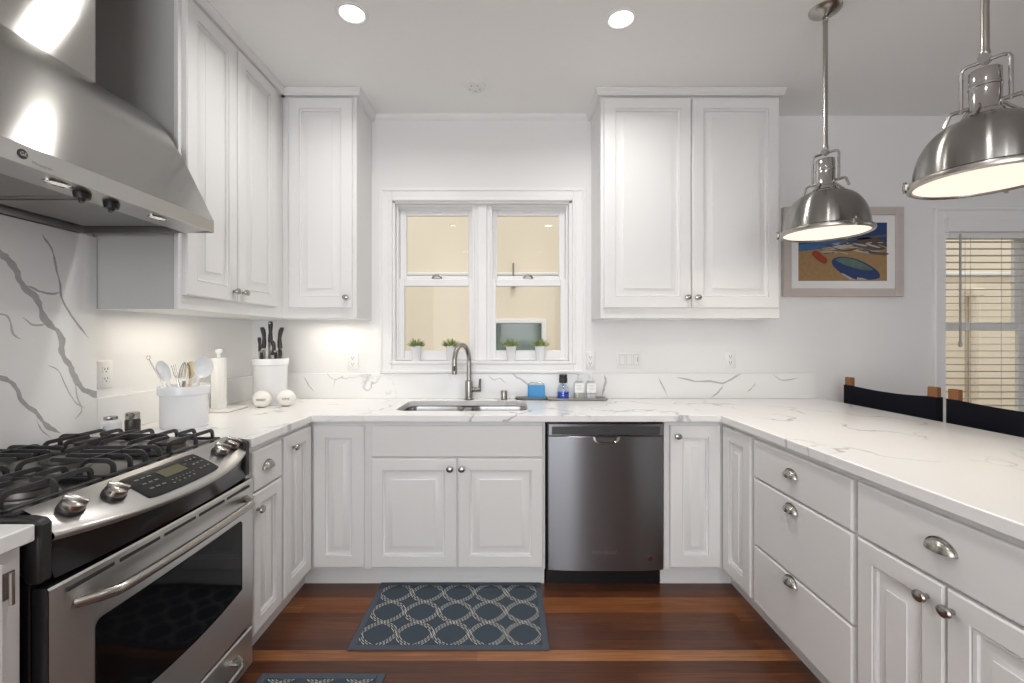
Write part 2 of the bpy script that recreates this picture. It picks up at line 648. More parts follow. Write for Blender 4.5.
def ring(mb, x0, x1, z0, z1, w, y0, y1, m=0, bev=.003, wb=None):
    """rectangular frame in the XZ plane"""
    wb = w if wb is None else wb
    mb.box((x0, y0, z0), (x0 + w, y1, z1), m, bev)
    mb.box((x1 - w, y0, z0), (x1, y1, z1), m, bev)
    mb.box((x0 + w, y0, z1 - w), (x1 - w, y1, z1), m, bev)
    mb.box((x0 + w, y0, z0), (x1 - w, y1, z0 + wb), m, bev)


def holes_wall(mb, x0, x1, z0, z1, y0, y1, holes):
    xs = sorted({x0, x1, *[h[0] for h in holes], *[h[1] for h in holes]})
    zs = sorted({z0, z1, *[h[2] for h in holes], *[h[3] for h in holes]})
    for i in range(len(xs) - 1):
        for j in range(len(zs) - 1):
            cx, cz = (xs[i] + xs[i + 1]) / 2, (zs[j] + zs[j + 1]) / 2
            if any(h[0] < cx < h[1] and h[2] < cz < h[3] for h in holes):
                continue
            mb.box((xs[i], y0, zs[j]), (xs[i + 1], y1, zs[j + 1]))


# ================================================================== SETTING
W1 = (-.76, .42, 1.157, 2.21)       # kitchen window opening
W2 = (2.85, 3.50, .72, 2.08)        # dining window opening
b = MB().box((XL - .15, YR - .15, -.1), (XR + .15, YW + .15, 0))
finish(build('floor', b, FLOOR), 'red brown hardwood strip floor', 'floor', kind='structure')
b = MB().box((XL - .15, YR - .15, H), (XR + .15, YW + .15, H + .1))
finish(build('ceiling', b, CEIL), 'plain white painted ceiling', 'ceiling', kind='structure')
b = MB(); holes_wall(b, XL - .15, XR + .15, 0, H, YW, YW + .15, [W1, W2])
finish(build('wall_back', b, WALL), 'white back wall with two windows', 'wall', kind='structure')
b = MB().box((XL - .15, YR, 0), (XL, YW, H))
finish(build('wall_left', b, WALL), 'white wall behind the range', 'wall', kind='structure')
T = frame_T((XR, 0, 0), (0, 1, 0))
b = MB(Matrix(((0, 1, 0, XR), (1, 0, 0, 0), (0, 0, 1, 0), (0, 0, 0, 1))))
holes_wall(b, YR, YW, 0, H, 0, .15, [(-.4, 1.6, .75, 2.25)])
finish(build('wall_right', b, WALL), 'white wall of the dining area', 'wall', kind='structure')
b = MB(); holes_wall(b, XL - .15, XR + .15, 0, H, YR - .15, YR, [(-1.60, 1.0, .3, 2.6)])  # unseen opening, cut so the added fill lamp can shine in
finish(build('wall_rear', b, WALL), 'white wall behind the viewer with a wide opening', 'wall', kind='structure')
# slim moulding where back wall meets ceiling
b = MB()
for (xa, xb) in ((-.885, .535), ):
    b.prism([(YW, H - .035), (YW, H), (YW - .028, H), (YW - .026, H - .006), (YW - .012, H - .028)], xa, xb,
            T=Matrix(((0, 0, 1, 0), (1, 0, 0, 0), (0, 1, 0, 0), (0, 0, 0, 1))))
finish(build('trim_1', b, TRIM), 'slim white moulding above the kitchen window', 'trim', kind='structure')
b = MB().box((2.06, YW - .014, 0), (XR, YW, .11), 0, .004)
finish(build('baseboard_back', b, TRIM), 'white baseboard of the dining wall', 'baseboard', kind='structure')

# ---- window 1 (twin double hung over the sink)
w1 = thing('window_1', (-.17, YW, 1.157), 'white twin double-hung window over the sink', 'window', kind='structure')
b = MB()
ring(b, -.833, .500, 1.082, 2.278, .075, YW - .022, YW, bev=.004)
ring(b, -.838, .505, 1.079, 2.283, .02, YW - .030, YW, bev=.004)
ring(b, -.775, .440, 1.138, 2.222, .022, YW - .028, YW, bev=.004)
build('casing', b, TRIM, w1)
b = MB()
x0, x1, z0, z1 = W1
b.box((x0, YW - .01, z0), (x0 + .022, YW + .13, z1), 0, .002)
b.box((x1 - .022, YW - .01, z0), (x1, YW + .13, z1), 0, .002)
b.box((x0, YW - .01, z1 - .022), (x1, YW + .13, z1), 0, .002)
b.box((-.222, YW + .035, z0), (-.118, YW + .13, z1), 0, .003)
b.box((-.20, YW + .02, z0), (-.14, YW + .04, z1), 0, .004)
for (xa, xb) in ((x0 + .022, -.222), (-.118, x1 - .022)):
    ring(b, xa, xb, z0 + .004, z1 - .02, .014, YW + .03, YW + .045, bev=.002)
for (xa, xb) in ((x0, -.722), (-.226, -.114), (.382, x1)):
    b.box((xa, YW + .055, z0), (xb, YW + .13, z1))
b.box((x0, YW + .055, 2.160), (x1, YW + .13, z1))
b.box((x0, YW + .048, 2.168), (x1, YW + .06, z1), 0, .002)
build('frame', b, TRIM, w1)
b = MB().box((x0, YW - .012, z0 - .012), (x1, YW + .13, z0 + .002), 0, .002)
build('sill', b, TRIM, w1)
for (xa, xb) in ((-.724, -.224), (-.116, .384)):
    b = MB()
    ring(b, xa, xb, 1.68, 2.172, .043, YW + .072, YW + .10, bev=.004, wb=.046)
    up = build('sash', b, TRIM, w1)
    b = MB().box((xa + .04, YW + .084, 1.72), (xb - .04, YW + .088, 2.14))
    build('pane', b, GL, up)
    b = MB().box(((xa + xb) / 2 - .035, YW + .062, 2.150), ((xa + xb) / 2 + .035, YW + .074, 2.160), 0, .003)
    build('finger_lift', b, TRIM, up)
    b = MB()
    ring(b, xa - .012, xb + .012, 1.160, 1.700, .048, YW + .040, YW + .070, bev=.004, wb=.066)
    lo = build('sash', b, TRIM, w1)
    b = MB().box((xa + .03, YW + .053, 1.21), (xb - .03, YW + .057, 1.66))
    build('pane', b, GL, lo)
    cx = (xa + xb) / 2
    b = MB().box((cx - .035, YW + .045, 1.70), (cx + .035, YW + .075, 1.706), 0, .002)
    b.tube([(cx - .03, YW + .05, 1.706), (cx - .02, YW + .045, 1.722), (cx, YW + .043, 1.727), (cx + .02, YW + .045, 1.722), (cx + .03, YW + .05, 1.706)], .006, 8)
    build('lock', b, NICK, lo)

# ---- window 2 (dining side) with its frame
w2 = thing('window_2', (3.17, YW, .72), 'white dining window behind the blind', 'window', kind='structure')
b = MB()
ring(b, 2.782, 3.568, .65, 2.150, .072, YW - .020, YW, bev=.004)
ring(b, 2.776, 3.574, .645, 2.156, .018, YW - .030, YW, bev=.004)
build('casing', b, TRIM, w2)
b = MB()
ring(b, 2.85, 3.50, .72, 2.08, .012, YW + .0, YW + .14, bev=.002)
build('frame', b, TRIM, w2)
b = MB(); ring(b, 2.872, 3.478, 1.365, 2.062, .045, YW + .10, YW + .125, bev=.003, wb=.05)
s = build('sash', b, TRIM, w2)
build('pane', MB().box((2.9, YW + .111, 1.39), (3.45, YW + .115, 2.03)), GL, s)
b = MB(); ring(b, 2.872, 3.478, .74, 1.405, .045, YW + .075, YW + .10, bev=.003, wb=.06)
s = build('sash', b, TRIM, w2)
build('pane', MB().box((2.9, YW + .086, .78), (3.45, YW + .090, 1.38)), GL, s)

# ---- outside: house next door
nh = thing('neighbor_house', (1.0, 4.3, -.3), 'beige stucco house next door, seen through both windows', 'building')
b = MB(); holes_wall(b, -6, 9, -.3, 4.6, 4.3, 4.5, [(-.235, .330, .90, 1.455)])
build('wall', b, STUCCO, nh)
b = MB(); ring(b, -.27, .363, .87, 1.49, .040, 4.285, 4.36, bev=.003); b.box((-.235, 4.34, .90), (.33, 4.36, .912))
f = build('window_frame', b, NWIN, nh)
build('pane', MB().box((-.235, 4.37, .90), (.33, 4.38, 1.455)), NGL, f)
b = MB().box((-6, 4.27, 1.905), (9, 4.3, 1.93), 0, .004)
build('trim_band', b, NWIN, nh)
b = MB().tube([(.05, 4.275, 1.78), (.05, 4.275, 2.02)], .009, 8)
b.box((.025, 4.255, 1.79), (.075, 4.3, 1.83), 0, .006)
build('pipe_stub', b, NICK, nh)
b = MB().tube([(4.42, 4.26, -.3), (4.42, 4.26, 1.72)], .04, 10).box((4.36, 4.22, 1.70), (4.48, 4.3, 1.78), 0, .01)
build('downspout', b, STUCCO, nh)
b = MB().box((-6, 3.1, -.4), (9, 4.3, -.3))
finish(build('ground', b, GROUND), 'concrete strip between the houses', 'ground', kind='structure')

# ================================================================== CABINETRY
def door_panel(mb, T, a0, a1, b0, b1, raised=True, th=.02, rail=.058):
    """door or drawer front; local a right, b up, c out (front face at c=0, back at -th)"""
    def lp(i, d):
        return [(a0 + i, b0 + i, d), (a1 - i, b0 + i, d), (a1 - i, b1 - i, d), (a0 + i, b1 - i, d)]
    L_ = [lp(0, -th), lp(0, -.005), lp(.005, 0)]
    if raised:
        r = min(rail, (a1 - a0) * .28)
        g = min(.034, (a1 - a0) * .11)
        L_ += [lp(r, 0), lp(r + .0012, -.007), lp(r + .0042, -.007), lp(r + .0055, -.003), lp(r + .012, -.006), lp(r + .013, -.0145), lp(r + .018, -.0145), lp(r + .018 + g, -.0045), lp(r + .0185 + g, -.002)]
    mb.loops(L_, 0, T, cap0=True, cap1=True)


def knob_mb(T, a, b_):
    mb = MB()
    prof = [(.007, 0), (.007, .012), (.009, .015), (.0155, .018), (.017, .023), (.0150, .028), (.008, .031), (.0001, .0315)]
    mb.lathe(prof, n=14, T=T @ Matrix.Translation((a, b_, 0)), sx=1.12, sy=.92)
    mb.v = list(mb.v)
    return mb


def pull_mb(T, a, b_, w=.038, h=.030, d=.024):
    """cup pull, open underneath"""
    mb = MB()
    rows = []
    for j in range(9):
        ph = PI / 2 * j / 8
        row = []
        for k in range(17):
            th = PI * k / 16
            row.append((a - w * math.cos(th) * (1.0), b_ - .010 + h * math.sin(th) * math.cos(ph) + 0, d * math.sin(th) * math.sin(ph) + .002))
        rows.append(row)
    mb.grid(rows, 0, T)
    inner = [[(a + (p[0] - a) * .9, b_ - .010 + (p[1] - b_ + .010) * .88, p[2] * .86) for p in r] for r in rows]
    mb.grid(inner, 0, T)
    mb.grid([rows[-1], inner[-1]], 0, T)
    # back flange
    fl = [(a - (w + .004) * math.cos(PI * k / 16), b_ - .010 + (h + .004) * math.sin(PI * k / 16), .0) for k in range(17)]
    fl2 = [(p[0], p[1], .003) for p in fl]
    mb.grid([fl, fl2, rows[0]], 0, T)
    return mb


def crown_mb(path_pts, out, z0, z1):
    """crown moulding along an XY polyline; out = list of outward XY offsets per point"""
    prof = [(.0, 0), (.022, .0), (.022, .006), (.025, .007), (.027, .018), (.033, .027), (.036, .029), (.036, z1 - z0), (.0, z1 - z0)]
    mb = MB()
    rows = []
    for (p, o) in zip(path_pts, out):
        rows.append([(p[0] + o[0] * q[0], p[1] + o[1] * q[0], z0 + q[1]) for q in prof])
    mb.grid(rows, closed=True)
    n = len(prof)
    mb.f.append(tuple(range(n))); mb.m.append(0)
    mb.f.append(tuple((len(rows) - 1) * n + k for k in range(n))); mb.m.append(0)
    return mb


UB = 1.425                                   # underside of the wall cabinets
UT = 2.727                                   # bottom of crown
DB, DT = 1.484, 2.715                        # doors

# --- wall cabinet right of the window
c = thing('wall_cabinet', (1.08, 2.8, UB), 'white two-door wall cabinet hung right of the sink window', 'cabinet')
T = frame_T((0, 2.635, 0), (1, 0, 0))
b = MB().box((.546, 2.655, UB), (1.602, YW, UT + .02), 0, .0015)
build('carcass', b, CAB, c)
b = MB().box((.600, 2.67, UB - .001), (1.55, YW - .02, UB + .001))
b.v = [p for p in b.v]
for (a0, a1, ka) in ((.562, 1.073, 1.047), (1.081, 1.590, 1.107)):
    b = MB(); door_panel(b, T, a0, a1, DB, DT, rail=.063)
    d = build('door', b, CAB, c)
    build('knob', knob_mb(T, ka, 1.545), NICK, d)
build('crown_molding', crown_mb([(.546, YW), (.546, 2.655), (1.602, 2.655), (1.602, YW)], [(-1, 0), (-1, -1.3), (.5, -1.3), (.5, 0)], UT, H - .001), CAB, c)

# --- wall cabinet left of the window
c = thing('wall_cabinet', (-1.12, 2.8, UB), 'white single-door wall cabinet in the corner left of the sink window', 'cabinet')
b = MB().box((-1.333, 2.655, UB), (-.893, YW, UT + .02), 0, .0015)
build('carcass', b, CAB, c)
b = MB(); door_panel(b, T, -1.288, -.913, DB, DT, rail=.063)
d = build('door', b, CAB, c)
build('knob', knob_mb(T, -.945, 1.545), NICK, d)
build('crown_molding', crown_mb([(-1.348, 2.655), (-.893, 2.655), (-.893, YW)], [(0, -1.3), (1, -1.3), (1, 0)], UT, H - .001), CAB, c)

# --- wall cabinet on the left wall
c = thing('wall_cabinet', (-1.5, 2.2, UB), 'white two-door wall cabinet hung beside the steel range hood', 'cabinet')
b = MB().box((XL, 1.822, UB), (-1.350, YW, UT + .02), 0, .0015)
b.box((-1.350, 1.816, UB), (-1.331, 2.655, UT + .02), 0, .002)
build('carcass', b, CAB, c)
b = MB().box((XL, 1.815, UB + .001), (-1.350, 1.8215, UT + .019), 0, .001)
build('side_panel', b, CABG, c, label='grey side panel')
T = frame_T((-1.311, 0, 0), (0, 1, 0))
for (a0, a1, ka) in ((1.838, 2.181, 2.150), (2.189, 2.560, 2.222)):
    b = MB(); door_panel(b, T, a0, a1, DB, DT, rail=.063)
    d = build('door', b, CAB, c)
    build('knob', knob_mb(T, ka, 1.530), NICK, d)
build('crown_molding', crown_mb([(-1.331, 1.816), (-1.331, 2.662)], [(1, 0), (1, 0)], UT, H - .001), CAB, c)

# --- base cabinets
YF = 2.345     # face frame of back run
YD = 2.325     # door front of back run
XFL, XDL = -1.032, -1.012
XFR, XDR = 1.125, 1.105
TK = .105


def carcass(c, lo, hi, m=CAB):
    return build('carcass', MB().box(lo, hi, 0, .0015), m, c)


# sink base
c = thing('base_cabinet', (-.27, 2.6, 0), 'white sink base cabinet with two raised-panel doors under the sink', 'cabinet')
b = MB()
holes_wall(b, -.735, .193, TK, CB, YF, YF + .02, [])
b.box((-.735, YF + .02, TK), (-.715, YW - .03, CB - .01)); b.box((.173, YF + .02, TK), (.193, YW - .03, CB - .01)); b.box((-.715, YF + .02, TK), (.173, YW - .03, TK + .02))
build('carcass', b, CAB, c)
T = frame_T((0, YD, 0), (1, 0, 0))
b = MB(); door_panel(b, T, -.708, .181, .692, .856, raised=False)
build('false_front', b, CAB, c)
for (a0, a1, ka) in ((-.708, -.2655, -.299), (-.2575, .181, -.238)):
    b = MB(); door_panel(b, T, a0, a1, .120, .685)
    d = build('door', b, CAB, c)
    build('knob', knob_mb(T, ka, .634), NICK, d)
build('toe_kick', MB().box((-.735, 2.40, 0), (.193, 2.415, TK)), CAB, c)

# left corner cabinet (bent pair of doors)
c = thing('corner_cabinet', (-1.35, 2.5, 0), 'white corner base cabinet with a bent pair of narrow doors left of the sink', 'cabinet')
b = MB().box((XL + .02, YF, TK), (-.7355, YW - .03, CB), 0, .001)
b.box((XL + .02, 2.03, TK), (XFL, YF, CB), 0, .001)
build('carcass', b, CAB, c)
b = MB(); door_panel(b, T, -1.008, -.744, .120, .856, rail=.062)
d1 = build('door', b, CAB, c)
TL = frame_T((XDL, 0, 0), (0, 1, 0))
b = MB(); door_panel(b, TL, 2.043, 2.318, .120, .856, rail=.062)
d2 = build('door', b, CAB, c)
build('knob', knob_mb(TL, 2.115, .795), NICK, d2)
b = MB().box((XL + .05, 2.40, 0), (-.7355, 2.415, TK)).box((-1.10, 2.03, 0), (-1.085, 2.40, TK))
build('toe_kick', b, CAB, c)

# drawer + door cabinet right of the range
c = thing('base_cabinet', (-1.3, 1.9, 0), 'narrow white base cabinet with one drawer over a door beside the range', 'cabinet')
carcass(c, (XL + .02, 1.768, TK), (XFL, 2.029, CB))
b = MB(); door_panel(b, TL, 1.790, 2.017, .692, .852, raised=False)
d = build('drawer', b, CAB, c)
build('handle', pull_mb(TL, 1.895, .775), NICK, d, recalc=False)
b = MB(); door_panel(b, TL, 1.790, 2.017, .120, .683, rail=.05)
d = build('door', b, CAB, c)
build('knob', knob_mb(TL, 1.815, .617), NICK, d)
build('toe_kick', MB().box((-1.10, 1.768, 0), (-1.085, 2.029, TK)), CAB, c)

# near left cabinet, on the near side of the range
c = thing('base_cabinet', (-1.3, .5, 0), 'white base cabinet on the near side of the range, at the left edge', 'cabinet')
carcass(c, (XL + .02, .05, TK), (XFL, .952, CB))
b = MB(); door_panel(b, TL, .47, .905, .120, .852)
build('door', b, CAB, c)
b = MB(); door_panel(b, TL, .06, .462, .120, .852)
build('door', b, CAB, c)
b = MB()
b.tube([(XDL + .002, .916, .765), (XDL + .002, .916, .83)], .0045, 8).box((XFL, .918, .77), (XFL + .002, .940, .825))
build('hinge', b, NICK, c)
build('toe_kick', MB().box((-1.10, .05, 0), (-1.085, .952, TK)), CAB, c)

# right corner cabinet
c = thing('corner_cabinet', (1.35, 2.5, 0), 'white corner base cabinet with a bent pair of narrow doors right of the dishwasher', 'cabinet')
b = MB().box((.812, YF, TK), (1.72, YW - .03, CB), 0, .001)
b.box((XFR, 2.031, TK), (1.72, YF, CB), 0, .001)
build('carcass', b, CAB, c)
b = MB(); door_panel(b, T, .838, 1.100, .120, .856, rail=.062)
d = build('door', b, CAB, c)
build('knob', knob_mb(T, .873, .803), NICK, d)
TR = frame_T((XDR, 0, 0), (0, -1, 0))
b = MB(); door_panel(b, TR, -2.318, -2.055, .120, .856, rail=.062)
build('door', b, CAB, c)
b = MB().box((.812, 2.40, 0), (1.70, 2.415, TK)).box((1.19, 2.031, 0), (1.205, 2.40, TK))
build('toe_kick', b, CAB, c)

# drawer stack of the peninsula
c = thing('drawer_cabinet', (1.4, 1.74, 0), 'white peninsula cabinet with a stack of three plain drawers', 'cabinet')
carcass(c, (XFR, 1.436, TK), (1.72, 2.0305, CB))
for (b0, b1, pz) in ((.686, .852, .775), (.386, .678, .640), (.122, .378, .357)):
    b = MB(); door_panel(b, TR, -2.026, -1.447, b0, b1, raised=False)
    d = build('drawer', b, CAB, c)
    build('handle', pull_mb(TR, -1.755, pz), NICK, d, recalc=False)
build('toe_kick', MB().box((1.19, 1.436, 0), (1.205, 2.0305, TK)), CAB, c)

# near peninsula cabinet
c = thing('base_cabinet', (1.4, 1.14, 0), 'white peninsula cabinet with one wide drawer over two doors, at the right edge', 'cabinet')
carcass(c, (XFR, .84, TK), (1.72, 1.4355, CB))
b = MB(); door_panel(b, TR, -1.426, -.853, .686, .852, raised=False)
d = build('drawer', b, CAB, c)
build('handle', pull_mb(TR, -1.148, .775, w=.040), NICK, d, recalc=False)
for (a0, a1, ka) in ((-1.426, -1.143, -1.186), (-1.136, -.853, -1.118)):
    b = MB(); door_panel(b, TR, a0, a1, .122, .678)
    d = build('door', b, CAB, c)
    build('knob', knob_mb(TR, ka, .628), NICK, d)
build('toe_kick', MB().box((1.19, .84, 0), (1.205, 1.4355, TK)), CAB, c)
b = MB().box((1.7205, .84, 0), (1.738, YW - .02, CB - .001), 0, .002)
finish(build('back_panel', b, CAB), 'white panel closing the seating side of the peninsula', 'panel')

# ================================================================== WORKTOPS AND SPLASH
def vein(mb, pts, w, fn, m, seed=1):
    """inlaid vein: a ragged ribbon through pts; fn maps plane (a, b) to world"""
    rnd = random.Random(seed)
    P = []
    for i in range(len(pts) - 1):
        for k in range(5):
            t = k / 5
            P.append((pts[i][0] * (1 - t) + pts[i + 1][0] * t, pts[i][1] * (1 - t) + pts[i + 1][1] * t))
    P.append(pts[-1])
    for _ in range(2):
        P = [P[0]] + [((P[i - 1][0] + 2 * P[i][0] + P[i + 1][0]) / 4, (P[i - 1][1] + 2 * P[i][1] + P[i + 1][1]) / 4) for i in range(1, len(P) - 1)] + [P[-1]]
    A, B_ = [], []
    for i, p in enumerate(P):
        q0, q1 = P[max(0, i - 1)], P[min(len(P) - 1, i + 1)]
        dx, dy = q1[0] - q0[0], q1[1] - q0[1]
        l = math.hypot(dx, dy) or 1
        nx, ny = -dy / l, dx / l
        ta = min(1, i / 3 + .15, (len(P) - 1 - i) / 3 + .15)
        ph = seed * 1.7
        wa = w * ta * (.52 + .16 * math.sin(i * .9 + ph) + .10 * math.sin(i * 2.1 + 2 * ph) + rnd.uniform(-.05, .05))
        wb = w * ta * (.52 + .16 * math.sin(i * .7 + 3 * ph) + .10 * math.sin(i * 1.7 + ph) + rnd.uniform(-.05, .05))
        j = .35 * w * math.sin(i * .55 + ph)
        A.append(fn(p[0] + nx * (wa + j), p[1] + ny * (wa + j)))
        B_.append(fn(p[0] - nx * (wb - j), p[1] - ny * (wb - j)))
    mb.grid([A, B_], m)


SK = (-.618, .110, 2.435, 2.845)         # sink cut-out
b = MB()
b.prism([(XL, 1.765), (-1.002, 1.765), (-1.002, 2.30), (1.086, 2.30), (1.086, .80), (2.04, .80), (2.04, YW), (XL, YW)], CB, CT)
top = build('countertop', b, QZ)
cut = MB(); cut.prism([(p[0], p[1]) for p in rrect(*SK, .07, 8)], CB - .05, CT + .05)
boolean_cut(top, cut)
bevel_mod(top, .003, 2)
finish(top, 'white grey-veined quartz worktop running round the kitchen and over the peninsula', 'countertop')
b = MB().box((XL, .04, CB), (-1.002, .955, CT), 0, .003)
finish(build('countertop', b, QZ), 'short piece of veined quartz worktop on the near side of the range', 'countertop')

b = MB().box((XL + .001, YW - .0205, CT + .0003), (2.0, YW - .0006, 1.078), 0, .002)
fb = lambda a, z: (a, YW - .0209, z)
for i, (pts, w) in enumerate((
        ([(1.099, 1.051), (1.216, 1.023), (1.318, 1.032), (1.4, 1.004), (1.458, 1.049), (1.521, 1.074)], .010),
        ([(1.4, 1.004), (1.375, .953), (1.318, .921)], .009), ([(.981, 1.055), (1.0, 1.01), (1.038, .921)], .007),
        ([(.634, 1.068), (.629, 1.017), (.618, .934)], .014), ([(1.61, 1.017), (1.591, .985), (1.559, .953)], .006),
        ([(.026, 1.074), (.078, 1.048), (.137, .995), (.15, .956)], .013), ([(-.13, 1.07), (-.09, 1.03), (-.05, 1.05), (-.01, 1.01)], .005),
        ([(-1.33, 1.06), (-1.30, 1.0), (-1.26, .96)], .006), ([(1.72, 1.07), (1.78, 1.03), (1.9, 1.05)], .005))):
    vein(b, pts, w, fb, 1, i)
finish(build('backsplash', b, [QZS, VEINL]), 'low veined quartz splash strip along the back wall', 'backsplash')
b = MB().box((XL + .0006, 1.813, CT + .0003), (XL + .02, YW - .021, 1.066), 0, .002)
finish(build('backsplash', b, QZS), 'low quartz splash strip on the left wall behind the crocks', 'backsplash')
b = MB().box((XL + .0006, .70, CB), (XL + .02, 1.812, 1.712), 0, .001)
fl_ = lambda a, z: (XL + .0204, min(1.811, a * 1.0115), 1.308 + (z - 1.308) * 1.0115)
for i, (pts, w, m) in enumerate((
        ([(1.40, 1.64), (1.448, 1.585), (1.478, 1.552), (1.513, 1.507), (1.551, 1.445), (1.585, 1.392), (1.62, 1.345), (1.651, 1.284), (1.669, 1.221), (1.689, 1.17), (1.729, 1.121), (1.785, 1.075), (1.81, 1.06)], .021, 1),
        ([(1.582, 1.675), (1.608, 1.633), (1.626, 1.588), (1.638, 1.529), (1.644, 1.475), (1.663, 1.427), (1.702, 1.366), (1.757, 1.309)], .007, 1),
        ([(1.529, 1.486), (1.562, 1.472), (1.608, 1.467), (1.644, 1.471)], .007, 1),
        ([(1.513, 1.376), (1.551, 1.353), (1.602, 1.357)], .006, 2),
        ([(1.40, 1.20), (1.448, 1.184), (1.488, 1.153), (1.519, 1.099), (1.557, 1.041), (1.602, .997), (1.644, .958)], .013, 1),
        ([(1.42, 1.39), (1.473, 1.38), (1.488, 1.32), (1.513, 1.303)], .006, 2),
        ([(1.60, 1.21), (1.64, 1.19), (1.67, 1.12), (1.70, 1.06), (1.74, 1.04)], .004, 2),
        ([(1.70, 1.14), (1.71, 1.08), (1.73, 1.03), (1.70, 1.0)], .004, 2),
        ([(1.56, 1.03), (1.58, .98), (1.61, .95)], .004, 2), ([(1.1, 1.5), (1.2, 1.38), (1.3, 1.3)], .012, 1))):
    vein(b, pts, w, fl_, m, 20 + i)
finish(build('backsplash_slab', b, [QZS, VEIN, VEINL]), 'tall white quartz slab with bold grey veins behind the range', 'backsplash')

# ================================================================== SINK, FAUCET
c = thing('sink', (-.25, 2.63, .67), 'stainless double-bowl sink set under the worktop', 'sink')
for (xa, xb, dep) in ((-.625, -.262, .20), (-.232, .128, .18)):
    lps = []
    for (i, z, r) in ((-.0, CB - .004, .06), (.003, CB - .02, .06), (.012, CB - dep + .03, .06), (.045, CB - dep, .05)):
        lps.append(rrect(xa + i, xb - i, 2.42 + i, 2.85 - i, r, 6, z))
    b = MB(); b.loops(lps)
    bw = build('bowl', b, SINK, c, recalc=False)
    cx = (xa + xb) / 2
    b = MB().lathe([(.045, 0), (.045, .003), (.032, .004), (.026, .001), (.0001, .001)], (cx, 2.66, CB - dep + .0005), 20)
    build('drain', b, CHROME, bw)
b = MB()
b.box((-.2715, 2.43, CB - .012), (-.2225, 2.84, CB - .003), 0, .004)
build('divider', b, SINK, c)

c = thing('faucet', (-.249, 2.875, CT), 'brushed nickel gooseneck faucet behind the sink', 'faucet')
b = MB().lathe([(.031, 0), (.031, .006), (.026, .012), (.0255, .10), (.024, .118), (.015, .125)], (-.249, 2.875, CT), 20)
build('body', b, NICK, c)
path = [(-.249, 2.875, CT + .12), (-.249, 2.875, 1.16)]
dx, dy = -.075, -.15
for k in range(13):
    a = PI * k / 12
    t = (1 - math.cos(a)) / 2
    path.append((-.249 + dx * t, 2.875 + dy * t, 1.16 + .105 * math.sin(a)))
path.append((-.249 + dx, 2.875 + dy, 1.15))
b = MB().tube(path, .0150, 12)
build('spout', b, NICK, c)
hx, hy = -.249 + dx, 2.875 + dy
b = MB().lathe([(.0135, 0), (.0165, -.02), (.017, -.06), (.0165, -.075), (.012, -.078)], (hx, hy, 1.165), 16)
sh = build('spray_head', b, NICK, c)
b = MB().box((hx - .005, hy - .020, 1.11), (hx + .005, hy - .014, 1.14), 0, .002)
build('button', b, BLKM, sh)
b = MB().tube([(-.23, 2.87, CT + .065), (-.175, 2.86, CT + .065)], .015, 12)
b.tube([(-.180, 2.861, CT + .055), (-.180, 2.861, CT + .085), (-.177, 2.860, CT + .135)], [.010, .009, .0075], 10)
build('lever', b, NICK, c)
b = MB().lathe([(.021, 0), (.021, .055), (.0195, .058), (.0001, .058)], (-.026, 2.875, CT), 18)
finish(build('air_gap', b, NICK), 'small brushed nickel cylinder on the worktop right of the faucet', 'air gap cap')

# ================================================================== DISHWASHER
c = thing('dishwasher', (.503, 2.6, 0), 'stainless dishwasher between the sink cabinet and the right corner', 'dishwasher')
b = MB().box((.203, 2.345, .10), (.803, YW - .04, .872))
build('body', b, BLK, c)
rows = []
for z in (.113, .116, .80, .803):
    ins = .004 if z in (.113, .803) else 0
    row = []
    for k in range(21):
        t = k / 20
        x = .209 + (.798 - .209) * t
        y = 2.318 - .014 * (1 - (2 * t - 1) ** 4) + ins
        row.append((x, y, z))
    rows.append(row)
b = MB().grid(rows)
b.box((.209, 2.319, .113), (.798, 2.345, .803))
dd = build('door', b, STEELD, c)
b = MB().box((.207, 2.312, .805), (.800, 2.345, .868), 0, .003)
b.box((.226, 2.310, .812), (.780, 2.3125, .853), 1, .001)
b.box((.49, 2.3095, .826), (.525, 2.3102, .84), 2)
for k in range(9):
    b.box((.545 + k * .013, 2.3096, .832), (.553 + k * .013, 2.3102, .836), 2)
build('control_panel', b, [STEELD, mat('dark_control_strip', (.055, .055, .058), .35, .3, var=.05), SLOT], c)
b = MB()
pp = [(-.068, .0), (.068, .0), (.064, -.018), (.050, -.030), (.030, -.034), (-.030, -.034), (-.050, -.030), (-.064, -.018)]
lp = lambda s, d: [(.503 + p[0] * s, 2.300 + d, .802 + p[1] * s) for p in pp]
b.loops([lp(1.0, .004), lp(1.0, -.003), lp(.86, -.004), lp(.74, .004), lp(.70, .012)], 0, cap1=True)
hh = build('pocket_handle', b, CHROME, c)
b = MB().box((.467, 2.3055, .779), (.539, 2.3085, .800))
build('grip_recess', b, BLK, hh)
b = MB(); lettering('Whirlpool', .030, frame_T((.49, 2.3036, .21), (1, 0, 0)), b, shear=.25)
build('logo', b, BADGE, dd)
b = MB().lathe([(.011, 0), (.0125, .001), (.0125, .002), (.010, .0025), (.0001, .0025)], n=20, T=frame_T((.728, 2.309, .178), (1, 0, 0)))
b.lathe([(.0085, .0026), (.0085, .003), (.0001, .003)], n=16, m=1, T=frame_T((.728, 2.309, .178), (1, 0, 0)))
lettering('A', .012, frame_T((.728, 2.3055, .178), (1, 0, 0)), b, 2, .0004)
build('badge', b, [RED, BLK, CHROME], dd)
build('toe_kick', MB().box((.203, 2.395, 0), (.803, 2.41, .10)), BLK, c)

